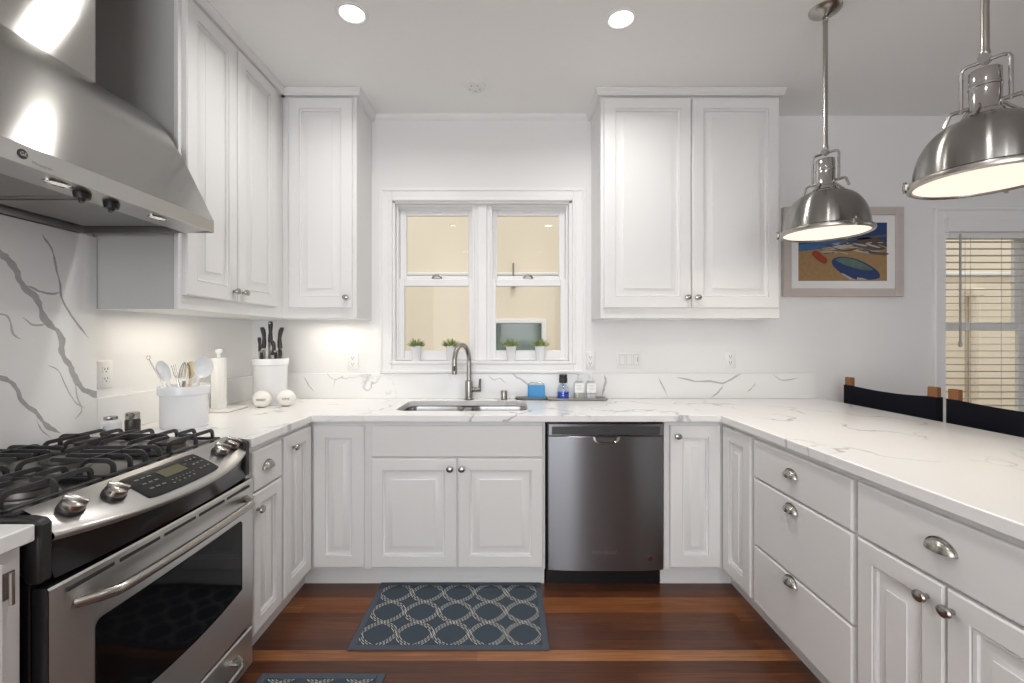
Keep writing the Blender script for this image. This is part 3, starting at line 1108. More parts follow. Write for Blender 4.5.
# ================================================================== RANGE
R0, R1 = .968, 1.757
c = thing('range', (-1.32, 1.36, 0), 'stainless slide-in gas range with black cooktop grates and an oven', 'range')
b = MB().box((XL + .022, R0 + .004, .03), (-1.034, R1 - .004, .895), 0, .002)
for fy in (R0 + .06, R1 - .06):
    for fx in (XL + .08, -1.09):
        b.lathe([(.018, 0), (.018, .03)], (fx, fy, 0), 10)
build('body', b, BLK, c)
# cooktop
b = MB().box((XL + .022, R0, .893), (-1.068, R1, .912), 0, .004)
b.box((XL + .05, R0 + .03, .911), (-1.105, R1 - .03, .9135), 1, .001)
b.box((-1.10, R0 + .012, .911), (-1.073, R1 - .012, .926), 0, .004)
build('cooktop', b, [BLK, FILT], c)
# side caps at both ends of the panel
for (ya, yb) in ((R0, R0 + .030), (R1 - .030, R1)):
    b = MB()
    prof = [(-1.11, .895), (-1.11, .918), (-1.045, .918), (-1.018, .914), (-1.008, .902), (-1.008, .775), (-1.04, .775)]
    b.prism([(p[0], p[1]) for p in prof], 0, yb - ya, T=Matrix(((1, 0, 0, 0), (0, 0, 1, ya), (0, 1, 0, 0), (0, 0, 0, 1))))
    o = build('end_cap', b, BLKM, c)
    bevel_mod(o, .006, 2)
# control panel
P0, P1 = R0 + .030, R1 - .030


def bulge(t):
    return 1 - abs(2 * t - 1) ** 2.2


def panel_pt(t, s, lift=0.0):
    y = P0 + (P1 - P0) * t
    bx, bz = bulge(t) * .068, bulge(t) * -.012
    xa, za = -1.078, .927
    xb, zb = -1.006 + bx, .872 + bz
    n = V((.055, 0, .09)).normalized()
    k = 4 * s * (1 - s) * .006
    return (xa + (xb - xa) * s + n.x * (lift + k), y, za + (zb - za) * s + n.z * (lift + k))


ts = [i / 32 for i in range(33)]
rows = [[panel_pt(t, s) for t in ts] for s in (0, .2, .4, .6, .8, .93, 1.0)]
rows.append([(p[0] + .001, p[1], p[2] - .006) for p in rows[-1]])
rows.append([(p[0] - .006, p[1], p[2] - .008) for p in rows[-1]])
b = MB().grid(rows)
cp = build('control_panel', b, STEELP, c, recalc=False, sharp=50)
# black apron under the panel
top_ = [(p[0] - .004, p[1], p[2] + .004) for p in rows[-1]]
mid_ = [(p[0] - .02 * bulge(i / 32) - .004, p[1], p[2] - .045) for i, p in enumerate(top_)]
bot_ = [(-1.006 + .022 * bulge(i / 32), p[1], .775) for i, p in enumerate(top_)]
bk_ = [(-1.04, p[1], .770) for p in top_]
b = MB().grid([top_, mid_, bot_, bk_])
build('apron', b, BLK, c, recalc=False, sharp=60)
# display
dp = []
out = []
for (x, y, _) in rrect(.295, .695, .14, .86, .05, 5):
    out.append((x, y))
dense = []
for i in range(len(out)):
    p, q = out[i], out[(i + 1) % len(out)]
    k = max(1, int(max(abs(p[0] - q[0]) / .02, abs(p[1] - q[1]) / .08)))
    dense += [(p[0] + (q[0] - p[0]) * j / k, p[1] + (q[1] - p[1]) * j / k) for j in range(k)]
out = dense
ins = [(.5025 + (p[0] - .5025) * .985, .48 + (p[1] - .48) * .97) for p in out]
b = MB()
gr = [[panel_pt(.315 + .375 * i / 16, .16 + .64 * j / 6, .0012) for i in range(17)] for j in range(7)]
# rounded outline filled as a fan of quads via loops
lpA = [panel_pt(p[0], p[1], .0002) for p in out]
lpB = [panel_pt(p[0], p[1], .0018) for p in out]
lps = [lpA, lpB]
for s in (.97, .8, .6, .4, .2, .02):
    lps.append([panel_pt(.5025 + (p[0] - .5025) * s, .48 + (p[1] - .48) * s, .0020) for p in out])
b.loops(lps)


def on_panel(mb, t0, t1, s0, s1, m, lift=.0030):
    rr = [[panel_pt(t0 + (t1 - t0) * i / 6, s0 + (s1 - s0) * j / 2, lift) for i in range(7)] for j in range(3)]
    mb.grid(rr, m)


on_panel(b, .44, .565, .28, .52, 1)
for i in range(3):
    for j in range(3):
        on_panel(b, .335 + i * .028, .353 + i * .028, .30 + j * .16, .335 + j * .16, 2)
        on_panel(b, .605 + i * .026, .620 + i * .026, .28 + j * .17, .315 + j * .17, 2)
for i in range(7):
    on_panel(b, .44 + i * .02, .449 + i * .02, .62, .645, 2)
for i in range(5):
    on_panel(b, .43 + i * .028, .442 + i * .028, .70, .725, 2)
build('display', b, [DISP, LCD, MARK], cp, recalc=False)
TN = V((.055, 0, .09)).normalized()
for t in (.085, .225, .815, .925):
    p = panel_pt(t, .46, 0.0)
    Tk = frame_T(p, (0, 1, 0), V((0, 1, 0)).cross(-TN) * 1)
    if (Tk.to_3x3() @ V((0, 0, 1))).dot(TN) < 0:
        Tk = frame_T(p, (0, -1, 0), V((0, 1, 0)).cross(-TN))
    b = MB()
    b.lathe([(.027, -.004), (.027, .006), (.025, .009), (.0001, .009)], n=24, m=1, T=Tk)
    prof = [(.0245, .008), (.0255, .014), (.023, .024), (.017, .028), (.0001, .029)]
    b.lathe(prof, n=24, T=Tk)
    b.box((-.0065, -.025, .020), (.0065, .025, .036), 0, .005, T=Tk @ Matrix.Rotation(.5, 4, 'Z'), seg=2)
    build('knob', b, [NICK, BLKM], c)
# burners
for (bx, by, r) in ((-1.20, 1.125, .050), (-1.48, 1.125, .036), (-1.20, 1.60, .044), (-1.48, 1.60, .044), (-1.34, 1.36, .050)):
    b = MB().lathe([(r + .012, 0), (r + .010, .005), (r + .002, .008), (r, .022), (.0001, .022)], (bx, by, .9132), 24, m=1)
    b.lathe([(r + .002, .0215), (r + .005, .025), (r + .004, .032), (r - .006, .035), (.0001, .036)], (bx, by, .9132), 24, m=0)
    build('burner', b, [BURN, ALU], c)
# grates: three cast iron sections, each a low frame with arched bars over the burners
def arch_bar(mb, x0, y0, x1, y1, a0=True, a1=True, zt=.965, zl=.921, w=.0046, h=.012, r=.026):
    """bar from (x0, y0) to (x1, y1); an arched end drops to the low frame"""
    L_ = math.hypot(x1 - x0, y1 - y0)
    ux, uy = (x1 - x0) / L_, (y1 - y0) / L_
    top_, bot = [], []
    def end(flip):
        T_, B_ = [], []
        T_.append((0, zl)); B_.append((h, zl))
        for k in range(6):
            a = PI / 2 * k / 5
            T_.append((r - r * math.cos(a), zt - r + r * math.sin(a)))
            q = r - h
            B_.append((r - q * math.cos(a), zt - r + q * math.sin(a)))
        return T_, B_
    if a0:
        t_, b_ = end(False)
        top_ += t_; bot += b_
    else:
        top_ += [(0, zt - .003), (.006, zt)]; bot += [(0, zt - h + .002), (.006, zt - h)]
    if a1:
        t_, b_ = end(True)
        top_ += [(L_ - p[0], p[1]) for p in reversed(t_)]; bot += [(L_ - p[0], p[1]) for p in reversed(b_)]
    else:
        top_ += [(L_ - .006, zt), (L_, zt - .003)]; bot += [(L_ - .006, zt - h), (L_, zt - h + .002)]
    rows = []
    for (p, q) in zip(top_, bot):
        f = lambda d, n: (x0 + ux * d[0] - uy * n, y0 + uy * d[0] + ux * n, d[1])
        rows.append([f(p, -w * .6), f(p, w * .6), f(q, w), f(q, -w)])
    mb.grid(rows, closed=True)
    k = len(mb.v)
    n = len(rows) * 4
    mb.f += [(k - n, k - n + 1, k - n + 2, k - n + 3), (k - 4, k - 3, k - 2, k - 1)]
    mb.m += [0, 0]


GX0, GX1 = XL + .060, -1.108
for gi, (ya, yb) in enumerate(((R0 + .022, 1.232), (1.240, 1.482), (1.490, R1 - .022))):
    b = MB()
    w = .011
    z0_, z1_ = .917, .928
    b.box((GX0, ya, z0_), (GX0 + w, yb, z1_), 0, .003)
    b.box((GX1 - w, ya, z0_), (GX1, yb, z1_), 0, .003)
    b.box((GX0, ya, z0_), (GX1, ya + w, z1_), 0, .003)
    b.box((GX0, yb - w, z0_), (GX1, yb, z1_), 0, .003)
    for (fx, fy) in ((GX0, ya), (GX0, yb - w), (GX1 - w, ya), (GX1 - w, yb - w)):
        b.box((fx, fy, .9136), (fx + w, fy + w, .920), 0, .001)
    cy = (ya + yb) / 2
    xm = (GX0 + GX1) / 2
    burners = ((-1.20, cy), (-1.48, cy)) if gi != 1 else ((xm, cy),)
    g = .022
    if gi != 1:
        # bars across the section on both sides of every burner, a spine and short fingers
        for bx in (-1.20, -1.48):
            arch_bar(b, bx, ya + .004, bx, cy - g, True, False)
            arch_bar(b, bx, yb - .004, bx, cy + g, True, False)
            s_ = 1 if bx > xm else -1
            arch_bar(b, (GX1 - .004 if s_ > 0 else GX0 + .004), cy, bx + s_ * g, cy, True, False)
            arch_bar(b, xm, cy, bx - s_ * g, cy, False, False)
            for q in (-1, 1):
                arch_bar(b, bx + q * .068, ya + .004, bx + q * .068, yb - .004, zt=.963)
        arch_bar(b, xm, ya + .004, xm, yb - .004)
    else:
        for q in (-.085, -.028, .028, .085):
            arch_bar(b, GX1 - .004, cy + q, xm + .05, cy + q * .8, True, False)
            arch_bar(b, GX0 + .004, cy + q, xm - .05, cy + q * .8, True, False)
        for xx in (xm - .17, xm + .17):
            arch_bar(b, xx, ya + .004, xx, yb - .004)
        arch_bar(b, xm, ya + .004, xm, cy - g, True, False)
        arch_bar(b, xm, yb - .004, xm, cy + g, True, False)
    build('grate', b, IRON, c)
# oven door
DZ0, DZ1 = .205, .764
b = MB()
rows = []
for (z, ins) in ((DZ0, .004), (DZ0 + .005, 0), (DZ1 - .005, 0), (DZ1, .004)):
    rows.append([(-.9935 + .008 * bulge(t) - ins, R0 + .006 + (R1 - R0 - .012) * t, z) for t in ts])
b.grid(rows)
b.box((-1.032, R0 + .007, DZ0 + .001), (-.9965, R1 - .007, DZ1 - .001), 1, .001)
od = build('oven_door', b, [STEELR, BLK], c, recalc=True)
# window with arched lower edge
wy0, wy1, wz0, wz1 = 1.085, 1.670, .335, .628
ol = []
for k in range(5):
    a = PI / 2 * k / 4
    ol.append((wy1 - .018 + .018 * math.cos(a), wz1 - .018 + .018 * math.sin(a)))
for k in range(1, 16):
    ol.append((wy1 - .018 + (wy0 - wy1 + .036) * k / 16, wz1))
for k in range(5):
    a = PI / 2 + PI / 2 * k / 4
    ol.append((wy0 + .018 + .018 * math.cos(a), wz1 - .018 + .018 * math.sin(a)))
for k in range(17):
    t = k / 16
    dz = .022 * (1 - abs(2 * t - 1) ** 2.0)
    ol.append((wy0 + (wy1 - wy0) * t, wz0 + .040 - dz))
Tw = Matrix(((0, 0, 1, 0), (1, 0, 0, 0), (0, 1, 0, 0), (0, 0, 0, 1)))
cy_, cz_ = (wy0 + wy1) / 2, (wz0 + wz1) / 2
doorx = lambda y: -.9935 + .008 * bulge(min(1, max(0, (y - R0 - .006) / (R1 - R0 - .012))))
lpw = lambda s, d: [(doorx(cy_ + (p[0] - cy_) * s) + d, cy_ + (p[0] - cy_) * s, cz_ + (p[1] - cz_) * s) for p in ol]
b = MB(); b.loops([lpw(1.02, -.001), lpw(1.02, .0015), lpw(1.0, .0012), lpw(.999, .0006), lpw(.8, .0009), lpw(.6, .0009), lpw(.4, .0009), lpw(.2, .0009), lpw(.02, .0009)])
build('oven_window', b, OGL, od)
# vent slots along the top of the door
b = MB()
for (ya, yb) in ((1.01, 1.13), (1.145, 1.275), (1.29, 1.42), (1.435, 1.565), (1.58, 1.72)):
    xm_ = max(doorx(ya), doorx(yb)) + .0006
    b.box((xm_ - .004, ya, .738), (xm_, yb, .747))
build('vent_slots', b, SLOT, od)
# handle
path = []
for k in range(25):
    t = k / 24
    y = 1.035 + (1.705 - 1.035) * t
    e = min(1, min(t, 1 - t) / .10)
    x = -.996 + .052 * math.sin(e * PI / 2) + .010 * bulge(t)
    path.append((x, y, .700))
b = MB().tube(path, .0135, 12)
build('handle', b, NICK, od)
# drawer
b = MB().box((-1.032, R0 + .006, .045), (-.992, R1 - .006, .192), 0, .005)
dr = build('drawer', b, STEELR, c)
path = []
for k in range(21):
    t = k / 20
    e = min(1, min(t, 1 - t) / .12)
    path.append((-.992 + .045 * math.sin(e * PI / 2), 1.10 + .55 * t, .135))
b = MB().tube(path, .011, 10)
for yy in (1.13, 1.62):
    b.tube([(-.992, yy, .135), (-.955, yy, .135)], .010, 10)
build('handle', b, NICK, dr)

# ================================================================== RANGE HOOD
c = thing('range_hood', (-1.4, 1.36, 1.714), 'large stainless wall hood with a curved canopy and square chimney over the range', 'range hood')
G0, G1 = .982, 1.742
prof = [(-1.140, 1.762), (-1.172, 1.83), (-1.205, 1.896), (-1.235, 1.957), (-1.268, 2.018), (-1.301, 2.073), (-1.341, 2.125), (-1.382, 2.167), (-1.43, 2.198), (-1.50, 2.215), (-1.673, 2.22)]
b = MB()
ys = [G0 + (G1 - G0) * i / 4 for i in range(5)]
b.grid([[(p[0], y, p[1]) for y in ys] for p in prof])
for y in (G0, G1):
    b.v_start = len(b.v)
    b.add([(p[0], y, p[1]) for p in prof] + [(-1.673, y, 1.762)], [tuple(range(len(prof) + 1))])
build('canopy', b, STEEL, c, sharp=40)
b = MB()
b.box((-1.142, G0, 1.714), (-1.1375, G1, 1.763), 0, .0015)
b.box((-1.673, G0, 1.714), (-1.142, G0 + .004, 1.763))
b.box((-1.673, G1 - .004, 1.714), (-1.142, G1, 1.763))
b.box((-1.673, G0, 1.714), (-1.640, G1, 1.763))
lp_ = build('lip', b, STEELP, c)
b = MB().lathe([(.0115, 0), (.0115, .0012), (.0001, .0014)], n=24, T=frame_T((-1.1375, 1.054, 1.739), (0, 1, 0)))
lettering('GE', .013, frame_T((-1.1359, 1.054, 1.739), (0, 1, 0)), b, 1, .0004, .2)
build('badge', b, [SLOT, CHROME], lp_)
b = MB(); lettering('Monogram', .011, frame_T((-1.1373, 1.10, 1.728), (0, 1, 0)), b, 0)
build('lettering', b, BADGE, lp_)
Tc = Matrix.Identity(4)
b = MB()
b.grid([[(-1.143, y, 1.722) for y in (G0 + .004, G1 - .004)], [(-1.245, y, 1.712) for y in (G0 + .004, G1 - .004)], [(-1.250, y, 1.745) for y in (G0 + .004, G1 - .004)]])
build('control_strip', b, STEELP, c)
for ky in (1.268, 1.362):
    b = MB()
    Tk = Matrix.Translation((-1.200, ky, 1.718)) @ Matrix.Rotation(PI, 4, 'X')
    b.lathe([(.020, -.002), (.021, .004), (.018, .018), (.0001, .019)], n=14, T=Tk)
    b.box((-.018, -.006, .012), (.018, .006, .028), 0, .003, T=Tk @ Matrix.Rotation(.7, 4, 'Z'))
    build('knob', b, BLKM, c)
for ly in (1.19, 1.53):
    b = MB().lathe([(.030, -.001), (.030, .004), (.026, .005), (.025, .002), (.0001, .002)], n=20, T=Matrix.Translation((-1.192, ly, 1.7185)) @ Matrix.Rotation(PI, 4, 'X'), sx=.75, sy=1.2)
    b.lathe([(.024, .0025), (.0001, .003)], n=20, m=1, T=Matrix.Translation((-1.192, ly, 1.7185)) @ Matrix.Rotation(PI, 4, 'X'), sx=.75, sy=1.2)
    build('lamp', b, [CHROME, EMH], c)
for (ya, yb) in ((G0 + .02, 1.355), (1.365, G1 - .02)):
    b = MB().box((-1.62, ya, 1.735), (-1.27, yb, 1.752), 0, .004)
    b.box((-1.60, ya + .02, 1.732), (-1.29, yb - .02, 1.7355), 1)
    b.tube([(-1.28, ya + .06, 1.735), (-1.28, ya + .06, 1.725), (-1.28, yb - .06, 1.725), (-1.28, yb - .06, 1.735)], .003, 6)
    build('filter', b, [FILT, GREYM], c)
b = MB().box((-1.645, G0 + .005, 1.753), (-1.145, G1 - .005, 1.758))
build('liner', b, BLKM, c)
b = MB().box((-1.673, 1.215, 2.12), (-1.376, 1.502, H - .002), 0, .0015)
build('chimney', b, STEEL, c)

# ================================================================== CEILING FIXTURES
def downlight(loc, label):
    c = thing('recessed_light', loc, label, 'recessed light', 'recessed ceiling lights')
    b = MB().lathe([(.072, 0), (.070, -.004), (.060, -.006), (.054, -.003), (.053, .0)], (0, 0, 0), 32)
    build('trim_ring', b, PLAS, c, local=True)
    b = MB().lathe([(.0525, -.0025), (.03, -.004), (.0001, -.0045)], (0, 0, 0), 32)
    build('lens', b, EMW, c, local=True)
    return c


dl = downlight((-.70, 2.02, H), 'lit recessed ceiling light nearer the range hood')
dup(dl, (.516, 2.055, H), label='lit recessed ceiling light nearer the pendant lamps')
b = MB().lathe([(.062, 0), (.062, -.004), (.058, -.010), (.045, -.013), (.02, -.0145), (.0001, -.0148)], (-.192, 2.60, H), 32)
for k in range(5):
    a = k * 1.256 + .3
    b.box((-.192 + .03 * math.cos(a) - .004, 2.60 + .03 * math.sin(a) - .004, H - .0150), (-.192 + .03 * math.cos(a) + .004, 2.60 + .03 * math.sin(a) + .004, H - .0135), 1)
finish(build('smoke_detector', b, [PLAS, CORD]), 'small round white smoke detector on the ceiling above the window', 'smoke detector')


def pendant(loc, label):
    c = thing('pendant_lamp', loc, label, 'pendant lamp', 'brushed nickel pendant lamps over the peninsula')
    Hs = H - loc[2]
    # shade (dome, hollow)
    R = .163
    prof = []
    for k in range(15):
        a = PI / 2 * k / 14
        prof.append((.048 + (R - .048) * math.cos(a) ** .92 if k < 14 else .048, .010 + .165 * math.sin(a) ** 1.0))
    b = MB().lathe(prof, n=48)
    b.lathe([(R - .004, .010), (R * .6, .09), (.05, .15)], n=48)
    sh = build('shade', b, LAMPM, c, local=True, recalc=False)
    b = MB().lathe([(.158, .012), (R + .003, .014), (.176, .008), (.178, .001), (.176, -.006), (.168, -.010), (.162, -.008), (.160, -.002), (.158, .012)], n=48)
    for k in range(3):
        a = k * 2 * PI / 3 + .5
        Tk = Matrix.Rotation(a, 4, 'Z')
        b.box((.160, -.012, -.006), (.186, .012, .016), 0, .004, T=Tk)
        b.tube([(.181, 0, -.012), (.181, 0, .022)], .005, 8, T=Tk)
    build('rim', b, NICK, c, local=True, recalc=False)
    b = MB().lathe([(.161, -.003), (.12, -.0065), (.06, -.009), (.0001, -.010)], n=48)
    build('lens', b, EMP, c, local=True)
    # neck
    b = MB().lathe([(.064, .166), (.066, .172), (.060, .180), (.048, .186), (.044, .196), (.040, .200), (.036, .206), (.036, .268), (.0375, .270), (.0375, .276), (.036, .278), (.036, .318), (.034, .321), (.0001, .321)], n=28)
    for k in range(4):
        a = k * PI / 2 + .4
        b.tube([(.036 * math.cos(a), .036 * math.sin(a), .215), (.052 * math.cos(a), .052 * math.sin(a), .195), (.075 * math.cos(a), .075 * math.sin(a), .172)], .005, 6)
    build('socket_housing', b, CHROME, c, local=True, recalc=False)
    Ty = Matrix.Rotation(-1.02, 4, 'Z')
    yk = .052
    b = MB().tube([(-yk, 0, .215), (-yk, 0, .335), (-yk + .004, 0, .345), (-yk + .014, 0, .350), (yk - .014, 0, .350), (yk - .004, 0, .345), (yk, 0, .335), (yk, 0, .215)], .0055, 8, T=Ty)
    b.lathe([(.014, -.012), (.014, .012)], n=14, T=Ty @ Matrix.Translation((0, 0, .355)) @ Matrix.Rotation(PI / 2, 4, 'X'))
    yo = build('yoke', b, CHROME, c, local=True)
    for s in (-1, 1):
        b = MB().tube([(s * .032, 0, .222), (s * .075, 0, .222)], .006, 8, T=Ty)
        b.tube([(s * .062, 0, .224), (s * .078, .0, .218), (s * .090, 0, .185)], .0055, 8, T=Ty)
        build('wing_screw', b, NICK, yo, local=True)
    b = MB().lathe([(.0105, .365), (.0125, .372), (.0105, .38), (.0095, .39), (.0095, Hs - .062), (.011, Hs - .060), (.011, Hs - .052), (.0001, Hs - .050)], n=16)
    build('stem', b, NICK, c, local=True)
    lk = [(.010 * math.cos(2 * PI * k / 12), 0, Hs - .046 + .012 * math.sin(2 * PI * k / 12)) for k in range(12)]
    b = MB().tube(lk, .003, 6, closed=True)
    build('link', b, NICK, c, local=True)
    b = MB().lathe([(.0001, Hs - .036), (.012, Hs - .036), (.018, Hs - .030), (.040, Hs - .022), (.058, Hs - .012), (.064, Hs - .004), (.064, Hs)], n=32)
    build('ceiling_canopy', b, NICK, c, local=True)
    return c


pl = pendant((1.407, 1.995, 1.777), 'dome pendant lamp hanging in front of the framed picture')
dup(pl, (1.410, 1.330, 1.777), label='dome pendant lamp hanging nearest the viewer, at the right edge')
for (px, py) in ((1.407, 1.995), (1.410, 1.330)):
    lamp('pendant_glow', 'AREA', (px, py, 1.760), 2.2, (1, .88, .72), shape='DISK', size=.28)

# ================================================================== OUTLETS AND SWITCH
def outlet(o, u, label):
    T = frame_T(o, u)
    c = thing('wall_outlet', o, label, 'electrical outlet', 'white wall outlets')
    b = MB()
    b.loops([[(p[0], p[1], d) for p in rrect(-.036 + i, .036 - i, -.058 + i, .058 - i, .006, 3)] for (i, d) in ((0, 0), (0, .003), (.003, .0055))], T=T)
    pl_ = build('plate', b, PLAS, c)
    b = MB()
    for s in (-1, 1):
        b.box((-.016, s * .020 - .014, .005), (.016, s * .020 + .014, .0075), 0, .002, T=T)
        b.box((-.008, s * .020 - .002, .0072), (-.005, s * .020 + .008, .0078), 1, T=T)
        b.box((.005, s * .020 - .001, .0072), (.008, s * .020 + .008, .0078), 1, T=T)
        b.lathe([(.003, .0072), (.003, .0078), (.0001, .0078)], n=8, m=1, T=T @ Matrix.Translation((0, s * .020 - .008, 0)))
    build('sockets', b, [PLAS, SLOT], c)
    return c


outlet((-1.016, YW, 1.157), (1, 0, 0), 'white outlet on the back wall left of the sink window')
outlet((.538, YW, 1.160), (1, 0, 0), 'white outlet on the back wall behind the clear soap bottles')
outlet((1.455, YW, 1.165), (1, 0, 0), 'white outlet under the right half of the two-door wall cabinet')
outlet((XL, 1.868, 1.157), (0, 1, 0), 'white outlet on the left wall beside the veined slab')
T = frame_T((.793, YW, 1.165), (1, 0, 0))
c = thing('light_switch', (.793, YW, 1.165), 'white three-gang rocker switch plate right of the sink window', 'light switch')
b = MB()
b.loops([[(p[0], p[1], d) for p in rrect(-.082 + i, .082 - i, -.058 + i, .058 - i, .006, 3)] for (i, d) in ((0, 0), (0, .003), (.003, .0055))], T=T)
build('plate', b, PLAS, c)
for k in (-1, 0, 1):
    b = MB()
    b.box((k * .046 - .0175, -.034, .004), (k * .046 + .0175, .034, .0060), 1, T=T)
    b.box((k * .046 - .016, -.032, .005), (k * .046 + .016, .032, .0085), 0, .002, T=T)
    if k == 1:
        b.box((k * .046 + .004, -.012, .008), (k * .046 + .010, .016, .011), 1, .001, T=T)
    build('rocker', b, [PLAS, CORD], c)

# ================================================================== PICTURE
c = thing('picture_frame', (2.197, YW - .02, 1.577), 'framed beach picture with boats on the wall behind the pendant lamps', 'picture')
PX0, PX1, PZ0, PZ1 = 1.790, 2.572, 1.577, 2.160
b = MB(); ring(b, PX0, PX1, PZ0, PZ1, .052, YW - .032, YW - .002, bev=.004)
build('frame', b, FRAME, c)
b = MB().box((PX0 + .04, YW - .018, PZ0 + .04), (PX1 - .04, YW - .008, PZ1 - .04))
build('mat_board', b, MATB, c)
# the print: sea, far shore, sand, hulls
sx0, sx1, sz0, sz1 = 1.892, 2.469, 1.680, 2.060
py_ = YW - .0185
b = MB().box((sx0, py_, sz0), (sx1, YW - .017, sz1), 0)
rp = lambda u, v: (sx0 + (sx1 - sx0) * u, sz0 + (sz1 - sz0) * v)


def blob(pts, m, lift):
    if len(pts) > 4 and m > 3:                                             # rounded outline
        for _ in range(2):
            pts = [q for i in range(len(pts)) for q in ((pts[i][0] * .75 + pts[(i + 1) % len(pts)][0] * .25, pts[i][1] * .75 + pts[(i + 1) % len(pts)][1] * .25),
                                                          (pts[i][0] * .25 + pts[(i + 1) % len(pts)][0] * .75, pts[i][1] * .25 + pts[(i + 1) % len(pts)][1] * .75))]
    q = [rp(*p) for p in pts]
    b.add([(p[0], py_ - lift, p[1]) for p in q], [tuple(range(len(q)))], m)


blob([(0, .56), (1, .66), (1, 1), (0, 1)], 1, .0002)                       # deep blue water
blob([(0, .50), (.3, .56), (.55, .66), (.55, .72), (0, .62)], 2, .0003)     # brighter shallows
blob([(.45, .70), (1, .80), (1, .76), (.45, .66)], 3, .0004)               # far jetty
blob([(.62, .70), (.75, .76), (1, .70), (1, .52), (.8, .55)], 4, .0004)    # dark rocks
for i, (u, v, l, h, a, m) in enumerate(((.42, .56, .34, .05, .10, 5), (.52, .60, .30, .045, .16, 5), (.66, .62, .26, .04, -.15, 5), (.78, .50, .40, .06, -.12, 5), (.75, .57, .34, .04, -.22, 3), (.9, .47, .26, .05, -.1, 3), (.35, .49, .22, .03, -.05, 5), (.58, .53, .2, .03, .2, 4), (.84, .60, .2, .03, -.3, 5))):
    ca, sa = math.cos(a), math.sin(a)
    hull = [(-.5, .3), (-.3, .5), (.3, .5), (.5, .2), (.3, -.5), (-.35, -.4)]
    blob([(u + l * p[0] * ca - h * p[1] * sa, v + l * p[0] * sa * 1.3 + h * p[1] * ca) for p in hull], m, .0005 + i * .00006)
_r = random.Random(11)
for k in range(26):
    u, v = _r.uniform(.30, .97), _r.uniform(.47, .66)
    l, h, a = _r.uniform(.06, .16), _r.uniform(.012, .026), _r.uniform(-.5, .3)
    ca, sa = math.cos(a), math.sin(a)
    blob([(u + max(-.29, min(.03 + (.97 - u), l * p[0] * ca)), v + l * p[0] * sa + h * p[1]) for p in ((-.5, .3), (.3, .5), (.5, .2), (.3, -.5), (-.35, -.4))], _r.choice((3, 4, 4, 5, 5, 0)), .00105 + k * .000004)
blob([(.15, .50), (.20, .53), (.27, .44), (.33, .38), (.32, .30), (.28, .29), (.20, .37), (.15, .44)], 6, .0012)      # red hull
blob([(.36, .30), (.40, .40), (.50, .42), (.66, .38), (.82, .26), (.92, .14), (.92, .02), (.62, .02), (.48, .12)], 7, .0013)  # blue boat
blob([(.41, .37), (.50, .405), (.64, .37), (.78, .26), (.86, .18), (.74, .18), (.58, .24), (.46, .31)], 8, .0014)      # boat inside
blob([(.47, .13), (.50, .13), (.64, .02), (.58, .02)], 5, .0015)
blob([(.66, .02), (.66, .06), (.72, .05), (.78, .02)], 5, .0016)
cm = lambda n, r, v=.25, s=40: mat('print_' + n, r, .6, var=v, bscale=s)
build('print', b, [cm('sand', (.32, .20, .085)), cm('sea', (.012, .045, .15)), cm('shallows', (.045, .13, .28)), cm('jetty', (.10, .085, .075)),
                   cm('rocks', (.075, .06, .05)), cm('white_hull', (.42, .39, .36)), cm('red_hull', (.28, .045, .018)), cm('blue_hull', (.018, .045, .14)), cm('green_inside', (.10, .15, .13), .5, 25)], c, recalc=False)

# ================================================================== BLIND
c = thing('window_blind', (3.17, YW - .04, .75), 'white horizontal slat blind, slats open, over the dining window', 'blind')
b = MB().box((2.840, YW - .055, 1.992), (3.512, YW - .032, 2.083), 0, .004)
b.box((2.8385, YW - .0545, 1.9925), (2.848, YW - .021, 2.0825), 0, .001)
b.box((3.504, YW - .0545, 1.9925), (3.5135, YW - .021, 2.0825), 0, .001)
build('valance', b, TRIM, c)
b = MB().box((2.852, YW - .031, 1.955), (3.495, YW + .018, 2.075), 0, .002)
build('headrail', b, PLAS, c)
b = MB()
z = 1.935
while z > .80:
    Ts = Matrix.Translation((3.175, YW - .006, z)) @ Matrix.Rotation(math.radians(.5), 4, 'X')
    b.grid([[(-.325, y, .0022 - abs(y) * .03), (.315, y, .0022 - abs(y) * .03)] for y in (-.024, -.012, 0, .012, .024)], T=Ts)
    b.grid([[(-.325, y, .0000 - abs(y) * .03), (.315, y, .0000 - abs(y) * .03)] for y in (-.024, -.012, 0, .012, .024)], T=Ts)
    b.grid([[(-.325, -.024, .0001), (.315, -.024, .0001)], [(-.325, -.024, -.0024), (.315, -.024, -.0024)]], T=Ts)
    z -= .0445
build('slats', b, BLIND, c, recalc=False)
b = MB()
for xx in (2.965, 3.000, 3.20, 3.40):
    b.tube([(xx, YW - .031, .80), (xx, YW - .031, 1.96)], .0012, 5)
build('ladder_cords', b, CORD, c)
b = MB().tube([(2.925, YW - .040, 1.98), (2.925, YW - .040, 1.29)], .006, 8)
b.lathe([(.006, 0), (.009, -.01), (.010, -.03), (.006, -.04), (.0001, -.041)], (2.925, YW - .040, 1.29), 10)
build('tilt_wand', b, CORD, c)
b = MB().box((2.857, YW - .028, .775), (3.493, YW + .018, .795), 0, .003)
build('bottom_rail', b, TRIM, c)

